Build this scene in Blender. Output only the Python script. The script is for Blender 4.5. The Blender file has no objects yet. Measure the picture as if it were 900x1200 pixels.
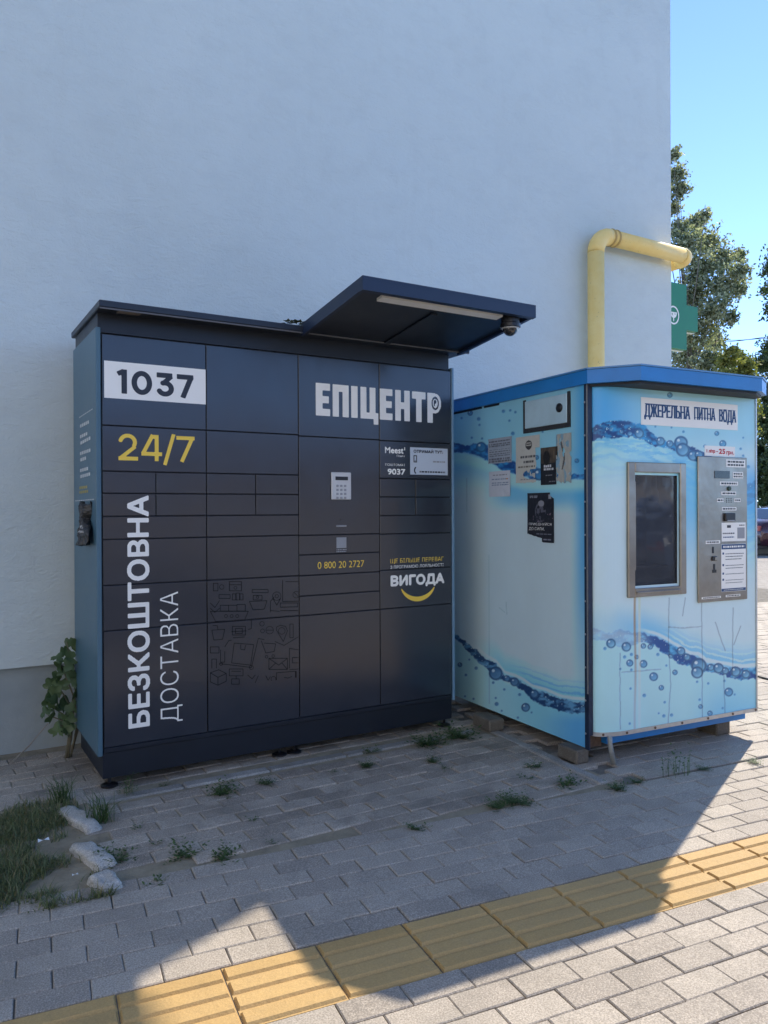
import bpy, math, random
import numpy as np
from mathutils import Matrix, Vector, Quaternion

random.seed(7)
RNG = np.random.default_rng(11)
scene = bpy.context.scene
col = scene.collection

# ------------------------------------------------------------------ camera
CAM_H, F_PX = 1.383, 905.0                      # pixels of the 900x1200 photograph
YAW, PITCH, ROLL = 0.5393, -0.0034, -0.0043
_fw = np.array([math.cos(PITCH)*math.sin(YAW), math.cos(PITCH)*math.cos(YAW), math.sin(PITCH)])
_r0 = np.array([math.cos(YAW), -math.sin(YAW), 0.0])
_u0 = np.cross(_r0, _fw)
_rt = _r0*math.cos(ROLL) + _u0*math.sin(ROLL)
_up = -_r0*math.sin(ROLL) + _u0*math.cos(ROLL)
cam_d = bpy.data.cameras.new('camera')
cam_d.sensor_width = 36.0
cam_d.lens = F_PX/1200.0*36.0
cam_d.clip_start, cam_d.clip_end = 0.05, 3000.0
cam = bpy.data.objects.new('camera', cam_d)
col.objects.link(cam)
cam.matrix_world = Matrix(((_rt[0], _up[0], -_fw[0], 0), (_rt[1], _up[1], -_fw[1], 0), (_rt[2], _up[2], -_fw[2], CAM_H), (0, 0, 0, 1)))
scene.camera = cam

# ------------------------------------------------------------------ sky, sun, exposure
SUN_AZ, SUN_EL = math.radians(24.6), math.radians(43.0)    # azimuth from +X towards +Y
world = bpy.data.worlds.new('World')
scene.world = world
world.use_nodes = True
wn = world.node_tree.nodes
sky = wn.new('ShaderNodeTexSky')
sky.sky_type = 'NISHITA'
sky.sun_disc = False
sky.sun_elevation = SUN_EL
sky.sun_rotation = math.pi/2 - SUN_AZ
sky.altitude = 2200.0
sky.air_density, sky.dust_density, sky.ozone_density = 0.56, 0.0, 3.6
world.node_tree.links.new(sky.outputs[0], wn['Background'].inputs[0])
wn['Background'].inputs[1].default_value = 0.147
sun_d = bpy.data.lights.new('sun', 'SUN')
sun_d.energy = 2.1
sun_d.angle = math.radians(0.53)
sun_d.color = (1.0, 0.90, 0.75)
sun = bpy.data.objects.new('sun', sun_d)
col.objects.link(sun)
sv = Vector((math.cos(SUN_EL)*math.cos(SUN_AZ), math.cos(SUN_EL)*math.sin(SUN_AZ), math.sin(SUN_EL)))
sun.rotation_euler = sv.to_track_quat('Z', 'Y').to_euler()
sun.location = (12, 8, 14)
vs = scene.view_settings
vs.view_transform = 'Standard'
vs.look = 'None'
vs.gamma = 1.0
vs.use_curve_mapping = False
vs.exposure = 1.70

# ------------------------------------------------------------------ photo pixel -> place
def ray(u, v):
    return _fw + _rt*((u-450.0)/F_PX) + _up*((600.0-v)/F_PX)
def hit(u, v, n, d):
    r = ray(u, v); n = np.array(n, float); o = np.array([0, 0, CAM_H])
    return o + r*((d - o@n)/(r@n))
def P_z(u, v, z=0.0): return hit(u, v, (0, 0, 1), z)
def P_y(u, v, y): return hit(u, v, (0, 1, 0), y)
def P_x(u, v, x): return hit(u, v, (1, 0, 0), x)
def P_d(u, v, d): return np.array([0, 0, CAM_H]) + ray(u, v)*d
def project(P):
    q = np.asarray(P, float) - np.array([0, 0, CAM_H])
    d = q@_fw
    return 450+F_PX*(q@_rt)/d, 600-F_PX*(q@_up)/d

# ------------------------------------------------------------------ colour + material helpers
def lin(c):
    c = np.asarray(c, float)/255.0
    return np.where(c <= 0.04045, c/12.92, ((c+0.055)/1.055)**2.4)
class N:
    """small node tree helper"""
    def __init__(s, name):
        s.m = bpy.data.materials.new(name); s.m.use_nodes = True
        s.t = s.m.node_tree; s.b = s.t.nodes['Principled BSDF']; s.o = s.t.nodes['Material Output']
    def n(s, kind, **kw):
        x = s.t.nodes.new('ShaderNode'+kind)
        for k, v in kw.items():
            if k in x.inputs.keys(): x.inputs[k].default_value = v
            else: setattr(x, k, v)
        return x
    def l(s, a, b): s.t.links.new(a, b); return s
    def set(s, **kw):
        for k, v in kw.items(): s.b.inputs[k.replace('_', ' ')].default_value = v
        return s
    def ramp(s, fac, stops):
        r = s.n('ValToRGB'); e = r.color_ramp.elements
        while len(e) < len(stops): e.new(0.5)
        for i, (p, c) in enumerate(stops): e[i].position = p; e[i].color = (*c, 1)
        s.l(fac, r.inputs[0]); return r.outputs[0]
    def noise(s, scale, detail=4, rough=0.55, vec=None, dist=0.0):
        x = s.n('TexNoise'); x.inputs['Scale'].default_value = scale; x.inputs['Detail'].default_value = detail
        x.inputs['Roughness'].default_value = rough; x.inputs['Distortion'].default_value = dist
        if vec is not None: s.l(vec, x.inputs['Vector'])
        return x.outputs['Fac']
    def mix(s, fac, a, b, mode='MIX'):
        x = s.n('Mix'); x.data_type = 'RGBA'; x.blend_type = mode
        for val, sock in ((fac, x.inputs[0]), (a, x.inputs[6]), (b, x.inputs[7])):
            if hasattr(val, 'links'): s.l(val, sock)
            else: sock.default_value = val if not isinstance(val, tuple) else (*val, 1)[:4]
        return x.outputs[2]
    def math(s, op, a, b=0.0):
        x = s.n('Math'); x.operation = op
        for val, sock in ((a, x.inputs[0]), (b, x.inputs[1])):
            if hasattr(val, 'links'): s.l(val, sock)
            else: sock.default_value = val
        return x.outputs[0]
    def bump(s, h, strength=0.3, dist=0.01, chain=None):
        x = s.n('Bump'); x.inputs['Strength'].default_value = strength; x.inputs['Distance'].default_value = dist
        s.l(h, x.inputs['Height'])
        if chain is not None: s.l(chain, x.inputs['Normal'])
        return x.outputs[0]
    def pos(s, scale=None):
        g = s.n('NewGeometry').outputs['Position']
        if scale is None: return g
        m = s.n('Mapping'); m.inputs['Scale'].default_value = scale; s.l(g, m.inputs[0]); return m.outputs[0]
    def rnd(s):
        a = s.n('ObjectInfo').outputs['Random']; b = s.n('NewGeometry').outputs['Random Per Island']
        return s.math('FRACT', s.math('ADD', s.math('MULTIPLY', a, 3.7), b))
MATS = {}
def plain(name, c, rough=0.5, metal=0.0, var=0.12, nscale=6.0, bump=0.0, bscale=200.0, spec=0.5, coat=0.0):
    """painted / solid surface with a little grime and roughness variation"""
    if name in MATS: return MATS[name]
    k = N(name); k.set(Roughness=rough, Metallic=metal); k.b.inputs['Specular IOR Level'].default_value = spec
    k.b.inputs['Coat Weight'].default_value = coat
    f = k.noise(nscale, 6, 0.65, k.pos())
    c = tuple(c)
    k.l(k.ramp(f, [(0.25, tuple(x*(1-var) for x in c)), (0.75, tuple(min(1, x*(1+var)) for x in c))]), k.b.inputs['Base Color'])
    r = k.n('MapRange'); r.inputs[3].default_value = max(0.02, rough-0.08); r.inputs[4].default_value = min(1, rough+0.1)
    k.l(f, r.inputs[0]); k.l(r.outputs[0], k.b.inputs['Roughness'])
    if bump: k.l(k.bump(k.noise(bscale, 3, 0.6, k.pos()), bump, 0.003), k.b.inputs['Normal'])
    MATS[name] = k.m
    return k.m

# ------------------------------------------------------------------ mesh helpers
class MB:
    def __init__(s): s.v = []; s.f = []; s.n = 0
    def add(s, v, f):
        o = s.n; s.v.extend([tuple(map(float, p)) for p in v]); s.f.extend([tuple(i+o for i in q) for q in f]); s.n += len(v); return s
    def box(s, x0, x1, y0, y1, z0, z1):
        return s.add([(x0, y0, z0), (x1, y0, z0), (x1, y1, z0), (x0, y1, z0), (x0, y0, z1), (x1, y0, z1), (x1, y1, z1), (x0, y1, z1)],
                     [(0, 3, 2, 1), (4, 5, 6, 7), (0, 1, 5, 4), (1, 2, 6, 5), (2, 3, 7, 6), (3, 0, 4, 7)])
    def cbox(s, x0, x1, y0, y1, z0, z1, c):
        """box with all edges chamfered by c (24 vertices)"""
        V = []; X = (x0, x1); Y = (y0, y1); Z = (z0, z1)
        for i in (0, 1):
            for j in (0, 1):
                for k in (0, 1):
                    sx, sy, sz = (c, -c)[i], (c, -c)[j], (c, -c)[k]
                    V += [(X[i], Y[j]+sy, Z[k]+sz), (X[i]+sx, Y[j], Z[k]+sz), (X[i]+sx, Y[j]+sy, Z[k])]
        I = lambda i, j, k, a: (i*4+j*2+k)*3+a
        Fs = []
        for i in (0, 1):
            q = [I(i, 0, 0, 0), I(i, 1, 0, 0), I(i, 1, 1, 0), I(i, 0, 1, 0)]; Fs.append(q if i else q[::-1])
            q = [I(0, i, 0, 1), I(0, i, 1, 1), I(1, i, 1, 1), I(1, i, 0, 1)]; Fs.append(q if i else q[::-1])
            q = [I(0, 0, i, 2), I(1, 0, i, 2), I(1, 1, i, 2), I(0, 1, i, 2)]; Fs.append(q if i else q[::-1])
        for i in (0, 1):
            for j in (0, 1):
                Fs.append([I(i, j, 0, 0), I(i, j, 1, 0), I(i, j, 1, 1), I(i, j, 0, 1)])
                Fs.append([I(i, 0, j, 0), I(i, 1, j, 0), I(i, 1, j, 2), I(i, 0, j, 2)])
                Fs.append([I(0, i, j, 1), I(1, i, j, 1), I(1, i, j, 2), I(0, i, j, 2)])
                for k in (0, 1): Fs.append([I(i, j, k, 0), I(i, j, k, 1), I(i, j, k, 2)])
        ctr = np.array([(x0+x1)/2, (y0+y1)/2, (z0+z1)/2]); out = []
        for q in Fs:
            p = np.array([V[t] for t in q]); nn = np.cross(p[1]-p[0], p[2]-p[0])
            out.append(tuple(q) if nn@(p.mean(0)-ctr) > 0 else tuple(q[::-1]))
        return s.add(V, out)
    def prism(s, poly, z0, z1):
        """extrude plan polygon (counter-clockwise) from z0 to z1"""
        n = len(poly); V = [(x, y, z0) for x, y in poly]+[(x, y, z1) for x, y in poly]
        return s.add(V, [tuple(range(n))[::-1], tuple(range(n, 2*n))]+[(i, (i+1) % n, n+(i+1) % n, n+i) for i in range(n)])
    def tube(s, path, rad, n=10, caps=True):
        path = [np.array(p, float) for p in path]; m = len(path)
        rad = [rad]*m if np.isscalar(rad) else rad
        t = [path[min(i+1, m-1)]-path[max(i-1, 0)] for i in range(m)]
        ref = np.array([0, 0, 1.0]) if abs(t[0][2]) < 0.9*np.linalg.norm(t[0]) else np.array([1.0, 0, 0])
        V = []
        for p, d, r in zip(path, t, rad):
            d = d/(np.linalg.norm(d)+1e-12); a = ref-d*(ref@d); a /= (np.linalg.norm(a)+1e-12); b = np.cross(d, a); ref = a
            for k in range(n):
                w = 2*math.pi*k/n; V.append(p+r*(a*math.cos(w)+b*math.sin(w)))
        Fs = [(i*n+k, i*n+(k+1) % n, (i+1)*n+(k+1) % n, (i+1)*n+k) for i in range(m-1) for k in range(n)]
        if caps: Fs += [tuple(range(n))[::-1], tuple(range((m-1)*n, m*n))]
        return s.add(V, Fs)
    def lathe(s, c, prof, axis=(0, 0, 1), n=20):
        """prof: (radius, height) pairs along axis from c"""
        ax = np.array(axis, float); ax /= np.linalg.norm(ax)
        a = np.cross(ax, [1, 0, 0] if abs(ax[0]) < 0.9 else [0, 1, 0]); a /= np.linalg.norm(a); b = np.cross(ax, a)
        V = []
        for r, h in prof:
            for k in range(n):
                w = 2*math.pi*k/n; V.append(np.array(c)+ax*h+max(r, 1e-4)*(a*math.cos(w)+b*math.sin(w)))
        m = len(prof)
        Fs = [(i*n+k, i*n+(k+1) % n, (i+1)*n+(k+1) % n, (i+1)*n+k) for i in range(m-1) for k in range(n)]
        Fs += [tuple(range(n))[::-1], tuple(range((m-1)*n, m*n))]
        return s.add(V, Fs)
    def data(s, name, smooth=False, mat=None):
        me = bpy.data.meshes.new(name); me.from_pydata(s.v, [], s.f)
        if smooth: me.shade_smooth()
        if mat: me.materials.append(mat)
        me.update(); return me
def link(name, me, parent=None, world=True):
    """world=True: the mesh is given in world space and is moved into its parent's frame"""
    o = bpy.data.objects.new(name, me); col.objects.link(o)
    if parent is not None:
        o.parent = parent
        if world: me.transform(PINV[parent.name])
        PINV[o.name] = PINV[parent.name]
    else: PINV[o.name] = Matrix.Identity(4)
    return o
PINV = {}
def tag(o, label=None, cat=None, group=None, kind=None):
    if label: o['label'] = label
    if cat: o['category'] = cat
    if group: o['group'] = group
    if kind: o['kind'] = kind
    return o
def thing(name, loc, label, cat, rz=0.0, group=None):
    o = bpy.data.objects.new(name, None); o.empty_display_size = 0.1; col.objects.link(o)
    o.location = loc; o.rotation_euler = (0, 0, rz)
    PINV[o.name] = (Matrix.Translation(loc) @ Matrix.Rotation(rz, 4, 'Z')).inverted()
    return tag(o, label, cat, group)
def part(name, mb, mat, parent, smooth=False, label=None):
    o = link(name, mb.data(name, smooth, mat), parent)
    if label: o['label'] = label
    return o

# ------------------------------------------------------------------ flat print: filled outlines from a mask (marching squares)
def ms_mesh(mask, mapf):
    """mask: 2D float field (rows upwards); inside > 0.5; mapf(x_cells, y_cells)->(n,3). returns verts, faces"""
    f = np.pad(mask, 1); ny, nx = f.shape
    V = {}; vl = []; Fs = []
    def vid(x, y):
        key = (round(x*64), round(y*64))
        if key not in V: V[key] = len(vl); vl.append((x-1, y-1))
        return V[key]
    ins = f > 0.5
    code = ins[:-1, :-1]*1+ins[:-1, 1:]*2+ins[1:, 1:]*4+ins[1:, :-1]*8
    full = code == 15
    for y in range(ny-1):                                   # runs of inside cells become strips
        row = full[y]; x = 0
        idx = np.flatnonzero(np.diff(np.concatenate(([0], row.view(np.int8), [0]))))
        for a, b in zip(idx[::2], idx[1::2]):
            for q in range(a, b): Fs.append((vid(q, y), vid(q+1, y), vid(q+1, y+1), vid(q, y+1)))
    for y, x in zip(*np.nonzero((code > 0) & (code < 15))):
        c = [(x, y), (x+1, y), (x+1, y+1), (x, y+1)]; val = [f[y, x], f[y, x+1], f[y+1, x+1], f[y+1, x]]
        poly = []
        for i in range(4):
            j = (i+1) % 4
            if val[i] > 0.5: poly.append(c[i])
            if (val[i] > 0.5) != (val[j] > 0.5):
                t = (0.5-val[i])/(val[j]-val[i]); poly.append((c[i][0]+t*(c[j][0]-c[i][0]), c[i][1]+t*(c[j][1]-c[i][1])))
        if len(poly) >= 3: Fs.append(tuple(vid(*p) for p in poly))
    if not vl: return np.zeros((0, 3)), []
    a = np.array(vl); Fs = [tuple(dict.fromkeys(q)) for q in Fs]
    return mapf(a[:, 0], a[:, 1]), [q for q in Fs if len(q) >= 3]
def text_polys(body):
    cu = bpy.data.curves.new('t', 'FONT'); cu.body = body; cu.size = 1.0
    o = bpy.data.objects.new('t', cu); col.objects.link(o)
    dg = bpy.context.evaluated_depsgraph_get(); dg.update()
    c2 = o.to_curve(dg, apply_modifiers=False)
    out = []
    for sp in c2.splines:
        bp = sp.bezier_points; pts = []
        if len(bp):
            for i in range(len(bp)):
                p0, p1 = bp[i], bp[(i+1) % len(bp)]
                A, B_, C_, D_ = (np.array(q[:2]) for q in (p0.co, p0.handle_right, p1.handle_left, p1.co))
                for t in np.arange(0, 1, 1/6): pts.append(A*(1-t)**3+3*B_*t*(1-t)**2+3*C_*t*t*(1-t)+D_*t**3)
        else: pts = [np.array(q.co[:2]) for q in sp.points]
        out.append(np.array(pts))
    o.to_curve_clear(); bpy.data.objects.remove(o); bpy.data.curves.remove(cu)
    return out
def fill_polys(polys, x0, y0, nx, ny, cx, cy):
    D = np.zeros((ny, nx+1), int)
    for p in polys:
        q = np.roll(p, -1, axis=0)
        for (ax, ay), (bx, by) in zip(p, q):
            if ay == by: continue
            sgn = 1 if by > ay else -1
            lo, hi = min(ay, by), max(ay, by)
            r0 = max(0, math.ceil((lo-y0)/cy-0.5)); r1 = min(ny-1, math.ceil((hi-y0)/cy-0.5)-1)
            if r1 < r0: continue
            rows = np.arange(r0, r1+1); yy = y0+(rows+0.5)*cy
            xx = ax+(yy-ay)*(bx-ax)/(by-ay)
            cols = np.clip(np.ceil((xx-x0)/cx-0.5).astype(int), 0, nx)
            np.add.at(D, (rows, cols), sgn)
    return (np.cumsum(D, 1)[:, :nx] != 0).astype(float)
def dilate(m, rx, ry):
    out = m.copy(); R = int(math.ceil(max(rx, ry)))
    P = np.pad(m, R)
    for dy in range(-R, R+1):
        for dx in range(-R, R+1):
            if (dx/max(rx, 1e-6))**2+(dy/max(ry, 1e-6))**2 <= 1.0001 and (dx or dy):
                out = np.maximum(out, P[R+dy:R+dy+m.shape[0], R+dx:R+dx+m.shape[1]])
    return out
def blur(m):
    P = np.pad(m, 1)
    return (P[:-2, 1:-1]+P[2:, 1:-1]+P[1:-1, :-2]+P[1:-1, 2:]+2*P[1:-1, 1:-1])/6
def text_mask(body, rows, aspect, bold=0.0, serif=False, squeeze=1.0):
    """mask cropped to the glyphs: rows cells high, rows*aspect cells wide; bold in fractions of height"""
    polys = text_polys(body); A = np.concatenate(polys)
    x0, y0 = A.min(0); x1, y1 = A.max(0)
    thin = bold < 0; bold = max(bold, 0.0)
    nb = bold*rows; pad = int(math.ceil(nb))
    ny = rows-2*pad; nx = max(4, int(round(rows*aspect))-2*pad)
    m = fill_polys(polys, x0, y0, nx, ny, (x1-x0)/nx, (y1-y0)/ny)
    m = np.pad(m, pad)
    if nb >= 0.5: m = dilate(m, nb, nb*squeeze if not serif else 0.34*nb)
    if thin: m = 1-dilate(np.pad(1-m, 2, constant_values=1), 1, 1)[2:-2, 2:-2]
    if serif:
        k = max(1, int(rows*0.055)); ext = max(1, int(rows*0.06))
        for sl in (slice(int(rows*0.18), int(rows*0.18)+k), slice(rows-pad-k, rows-pad)):
            m[sl] = dilate(m[sl], ext, 0.01)
    return blur(m)
class Plane:
    """flat place for print: world = o + x*ex + y*ez + off*n"""
    def __init__(s, o, ex, ez, n): s.o, s.ex, s.ez, s.n = (np.array(q, float) for q in (o, ex, ez, n))
    def at(s, x, y, off=0.0):
        x = np.atleast_1d(x)[:, None]; y = np.atleast_1d(y)[:, None]
        return s.o+x*s.ex+y*s.ez+off*s.n
def mask_part(name, mask, rect, plane, mat, parent, off=0.0012, rot=False, label=None):
    """rect = x0,x1,y0,y1 in the plane; rot: reads bottom to top"""
    ny, nx = mask.shape; x0, x1, y0, y1 = rect
    def mp(a, b):
        fa, fb = (a+0.5)/nx, (b+0.5)/ny
        return plane.at(x1-fb*(x1-x0), y0+fa*(y1-y0), off) if rot else plane.at(x0+fa*(x1-x0), y0+fb*(y1-y0), off)
    v, f = ms_mesh(mask, mp)
    o = part(name, MB().add(v, f), mat, parent, label=label)
    if name in ('line_drawing', 'pictogram', 'small_print', 'printed_rule'): o['kind'] = 'stuff'
    return o
def text_part(name, body, rect, plane, mat, parent, rows=28, bold=0.02, rot=False, off=0.0012, serif=False, label=None, squeeze=1.0):
    w, h = rect[1]-rect[0], rect[3]-rect[2]
    asp = h/w if rot else w/h
    return mask_part(name, text_mask(body, rows, asp, bold, serif, squeeze), rect, plane, mat, parent, off, rot, label)
def dash_part(name, rect, plane, mat, parent, seed=1, off=0.0017, rows=1):
    """writing too small to read in the photograph: word-like dashes"""
    r = random.Random(seed); x0, x1, y0, y1 = rect; m = MB(); h = (y1-y0)/rows
    for i in range(rows):
        x = x0; b, t = y0+h*(i+0.22), y0+h*(i+0.78)
        while x < x1-1e-5:
            w = min(r.uniform(0.25, 0.8)*h*1.6, x1-x)
            m.add(plane.at([x, x+w, x+w, x], [b, b, t, t], off), [(0, 1, 2, 3)]); x += w+h*0.28
    return tag(part(name, m, mat, parent), kind='stuff')
def stroke_mask(strokes, x0, x1, y0, y1, cell):
    """strokes: (points, halfwidth[, round]) -> soft mask"""
    nx, ny = int((x1-x0)/cell), int((y1-y0)/cell)
    X, Y = np.meshgrid(x0+(np.arange(nx)+0.5)*cell, y0+(np.arange(ny)+0.5)*cell)
    D = np.full((ny, nx), 9.0)
    for st in strokes:
        pts, w = st[0], st[1]; rnd = st[2] if len(st) > 2 else True
        for (ax, ay), (bx, by) in zip(pts[:-1], pts[1:]):
            dx, dy = bx-ax, by-ay; L = math.hypot(dx, dy)+1e-9
            tx, ty = dx/L, dy/L; al = (X-ax)*tx+(Y-ay)*ty; pe = np.abs(-(X-ax)*ty+(Y-ay)*tx)
            if rnd: d = np.hypot(al-np.clip(al, 0, L), pe)-w
            else: d = np.maximum(pe-w, np.abs(al-L/2)-L/2)
            D = np.minimum(D, d)
    return np.clip(0.5-D/cell/2, 0, 1)
def arc(cx, cy, rx, ry, a0, a1, n=22):
    return [(cx+rx*math.cos(math.radians(a0+(a1-a0)*i/n)), cy+ry*math.sin(math.radians(a0+(a1-a0)*i/n))) for i in range(n+1)]

# coloured print: dense grid whose vertices carry the ink colour
def value_noise(x, y, seed=0):
    x = np.asarray(x, float); y = np.asarray(y, float)
    xi, yi = np.floor(x).astype(int), np.floor(y).astype(int); fx, fy = x-xi, y-yi
    h = lambda a, b: np.modf(np.abs(np.sin(a*127.1+b*311.7+seed*74.7)*43758.5453))[0]
    sx, sy = fx*fx*(3-2*fx), fy*fy*(3-2*fy)
    return (h(xi, yi)*(1-sx)+h(xi+1, yi)*sx)*(1-sy)+(h(xi, yi+1)*(1-sx)+h(xi+1, yi+1)*sx)*sy
def fbm(x, y, seed=0, o=4):
    s = 0; a = 0.5
    for i in range(o): s = s+a*value_noise(x*2**i, y*2**i, seed+i); a *= 0.5
    return s
def sstep(a, b, x):
    t = np.clip((x-a)/(b-a), 0, 1); return t*t*(3-2*t)
def grid_print(name, P, C, mat, parent, keep=None, smooth=False):
    """P (ny,nx,3) world points, C (ny,nx,3) linear colours, keep (ny-1,nx-1) bool"""
    ny, nx = P.shape[:2]
    idx = np.arange(ny*nx).reshape(ny, nx)
    q = np.stack([idx[:-1, :-1], idx[:-1, 1:], idx[1:, 1:], idx[1:, :-1]], -1)
    q = q.reshape(-1, 4) if keep is None else q[keep]
    me = bpy.data.meshes.new(name)
    me.vertices.add(ny*nx); me.vertices.foreach_set('co', P.reshape(-1).astype(np.float32))
    me.loops.add(q.size); me.loops.foreach_set('vertex_index', q.reshape(-1).astype(np.int32))
    me.polygons.add(len(q)); me.polygons.foreach_set('loop_start', np.arange(0, q.size, 4, dtype=np.int32))
    me.update(calc_edges=True); me.validate()
    at = me.color_attributes.new('ink', 'FLOAT_COLOR', 'POINT')
    c4 = np.ones((ny*nx, 4), np.float32); c4[:, :3] = np.clip(C.reshape(-1, 3), 0, 0.88)
    at.data.foreach_set('color', c4.reshape(-1))
    me.materials.append(mat)
    if smooth: me.shade_smooth()
    return link(name, me, parent)
def ink_mat(name, rough=0.35, bump=0.0, bscale=9.0, grime=0.1):
    k = N(name); a = k.n('VertexColor'); a.layer_name = 'ink'
    g = k.noise(7, 6, 0.7, k.pos())
    k.l(k.mix(k.math('MULTIPLY', g, grime), a.outputs[0], (0.25, 0.22, 0.17)), k.b.inputs['Base Color'])
    k.set(Roughness=rough)
    if bump: k.l(k.bump(k.noise(bscale, 3, 0.5, k.pos()), bump, 0.02), k.b.inputs['Normal'])
    return k.m
def paint_rects(n_x, n_y, bg, rects, seed=0, grain=0.0):
    """small raster in 0..1 coordinates, y upwards; rects (x0,y0,x1,y1,rgb)"""
    X, Y = np.meshgrid(np.linspace(0, 1, n_x), np.linspace(0, 1, n_y))
    C = np.zeros((n_y, n_x, 3))+np.array(bg, float)
    for x0, y0, x1, y1, c in rects: C[(X >= x0) & (X <= x1) & (Y >= y0) & (Y <= y1)] = c
    if grain: C = C+(fbm(X*9, Y*9, seed)[..., None]-0.5)*grain
    return X, Y, C
def text_lines(x0, x1, ys, h, c, seed=0):
    """rows of word-like dashes for writing too small to read"""
    r = random.Random(seed); out = []
    for y in ys:
        x = x0
        while x < x1:
            w = r.uniform(0.05, 0.14); out.append((x, y, min(x+w, x1), y+h, c)); x += w+0.025
    return out

# ================================================================== THE SETTING
TH = math.radians(-6.8)                                    # the walkway runs at a slight angle to the wall
E1 = np.array([math.cos(TH), math.sin(TH)]); E2 = np.array([-math.sin(TH), math.cos(TH)])
def ab2xy(a, b): return a*E1+b*E2
def xy2ab(x, y): p = np.array([x, y]); return p@E1, p@E2
WX, WY = 6.0554, 4.844                                     # the building's corner
def inside(px, py, poly):
    r = False; n = len(poly)
    for i in range(n):
        (x0, y0), (x1, y1) = poly[i], poly[(i+1) % n]
        if (y0 > py) != (y1 > py) and px < (x1-x0)*(py-y0)/(y1-y0)+x0: r = not r
    return r

def mat_paver(name, ca, cb, grime=0.35, worn=0.0, grain=1.0):
    k = N(name); p = k.pos()
    r = k.rnd()
    c = k.ramp(r, [(0.0, ca), (0.45, tuple((x+y)/2 for x, y in zip(ca, cb))), (1.0, cb)])
    sp = k.noise(190, 2, 0.75, p)
    c = k.mix(k.math('MULTIPLY', k.ramp(sp, [(0.36, (1, 1, 1)), (0.5, (0, 0, 0))]), 0.50*grain), c, tuple(x*0.42 for x in ca))
    c = k.mix(k.math('MULTIPLY', k.ramp(sp, [(0.52, (0, 0, 0)), (0.66, (1, 1, 1))]), 0.5*grain), c, tuple(min(1, x*1.6) for x in cb))
    st = k.noise(3.2, 6, 0.65, p, 0.6)
    c = k.mix(k.math('MULTIPLY', k.ramp(st, [(0.45, (0, 0, 0)), (0.68, (1, 1, 1))]), grime), c, (0.13, 0.115, 0.09))
    st2 = k.noise(11.0, 5, 0.7, p, 0.3)
    c = k.mix(k.math('MULTIPLY', k.ramp(st2, [(0.52, (0, 0, 0)), (0.72, (1, 1, 1))]), grime*0.6), c, (0.30, 0.27, 0.22))
    k.l(c, k.b.inputs['Base Color']); k.set(Roughness=0.74); k.b.inputs['Specular IOR Level'].default_value = 0.45
    b1 = k.bump(k.noise(160, 4, 0.7, p), 0.35, 0.004)
    b2 = k.bump(k.noise(26, 4, 0.6, p), 0.25+worn, 0.012, b1)
    k.l(b2, k.b.inputs['Normal'])
    return k.m
M_PAVER = mat_paver('walkway_paver', (0.32, 0.275, 0.225), (0.43, 0.375, 0.305), 0.3)
M_OLD = mat_paver('old_paver', (0.28, 0.235, 0.185), (0.46, 0.395, 0.315), 0.6, 0.25)
M_TILE = mat_paver('tactile_yellow', (0.47, 0.30, 0.110), (0.53, 0.345, 0.135), 0.12, 0.0, 0.3)
M_KERB = mat_paver('kerb_concrete', (0.29, 0.275, 0.245), (0.38, 0.36, 0.32), 0.5, 0.3)
M_STONE = mat_paver('broken_concrete', (0.44, 0.41, 0.36), (0.56, 0.53, 0.47), 0.40, 0.6)

def mat_soil(name, ca, cb, scale=14):
    k = N(name); p = k.pos()
    f = k.noise(scale, 8, 0.72, p, 0.4)
    k.l(k.ramp(f, [(0.3, ca), (0.7, cb)]), k.b.inputs['Base Color']); k.set(Roughness=0.95)
    k.b.inputs['Specular IOR Level'].default_value = 0.15
    k.l(k.bump(k.noise(70, 5, 0.75, p), 0.7, 0.015), k.b.inputs['Normal'])
    return k.m
M_SAND = mat_soil('joint_sand', (0.16, 0.145, 0.12), (0.30, 0.275, 0.23))
M_SOIL = mat_soil('dry_soil', (0.25, 0.21, 0.145), (0.42, 0.36, 0.255), 9)

# far ground: paved all round as far as one sees, the joints only drawn where they cannot be told apart
k = N('far_paving'); p = k.pos()
mp = k.n('Mapping'); mp.inputs['Rotation'].default_value = (0, 0, -TH); k.l(p, mp.inputs[0])
br = k.n('TexBrick'); k.l(mp.outputs[0], br.inputs['Vector'])
br.inputs['Color1'].default_value = (0.31, 0.28, 0.24, 1); br.inputs['Color2'].default_value = (0.40, 0.365, 0.315, 1); br.inputs['Mortar'].default_value = (0.15, 0.14, 0.12, 1)
br.inputs['Scale'].default_value = 1.0; br.inputs['Brick Width'].default_value = 0.2; br.inputs['Row Height'].default_value = 0.1; br.inputs['Mortar Size'].default_value = 0.004
k.l(k.mix(k.math('MULTIPLY', k.noise(0.8, 6, 0.6, p), 0.35), br.outputs[0], (0.20, 0.18, 0.15)), k.b.inputs['Base Color'])
k.set(Roughness=0.9); M_FAR = k.m
g = MB(); g.add([(-600, -600, -0.03), (600, -600, -0.03), (600, 600, -0.03), (-600, 600, -0.03)], [(0, 1, 2, 3)])
tag(link('ground', g.data('ground', mat=M_FAR)), kind='structure')

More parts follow.
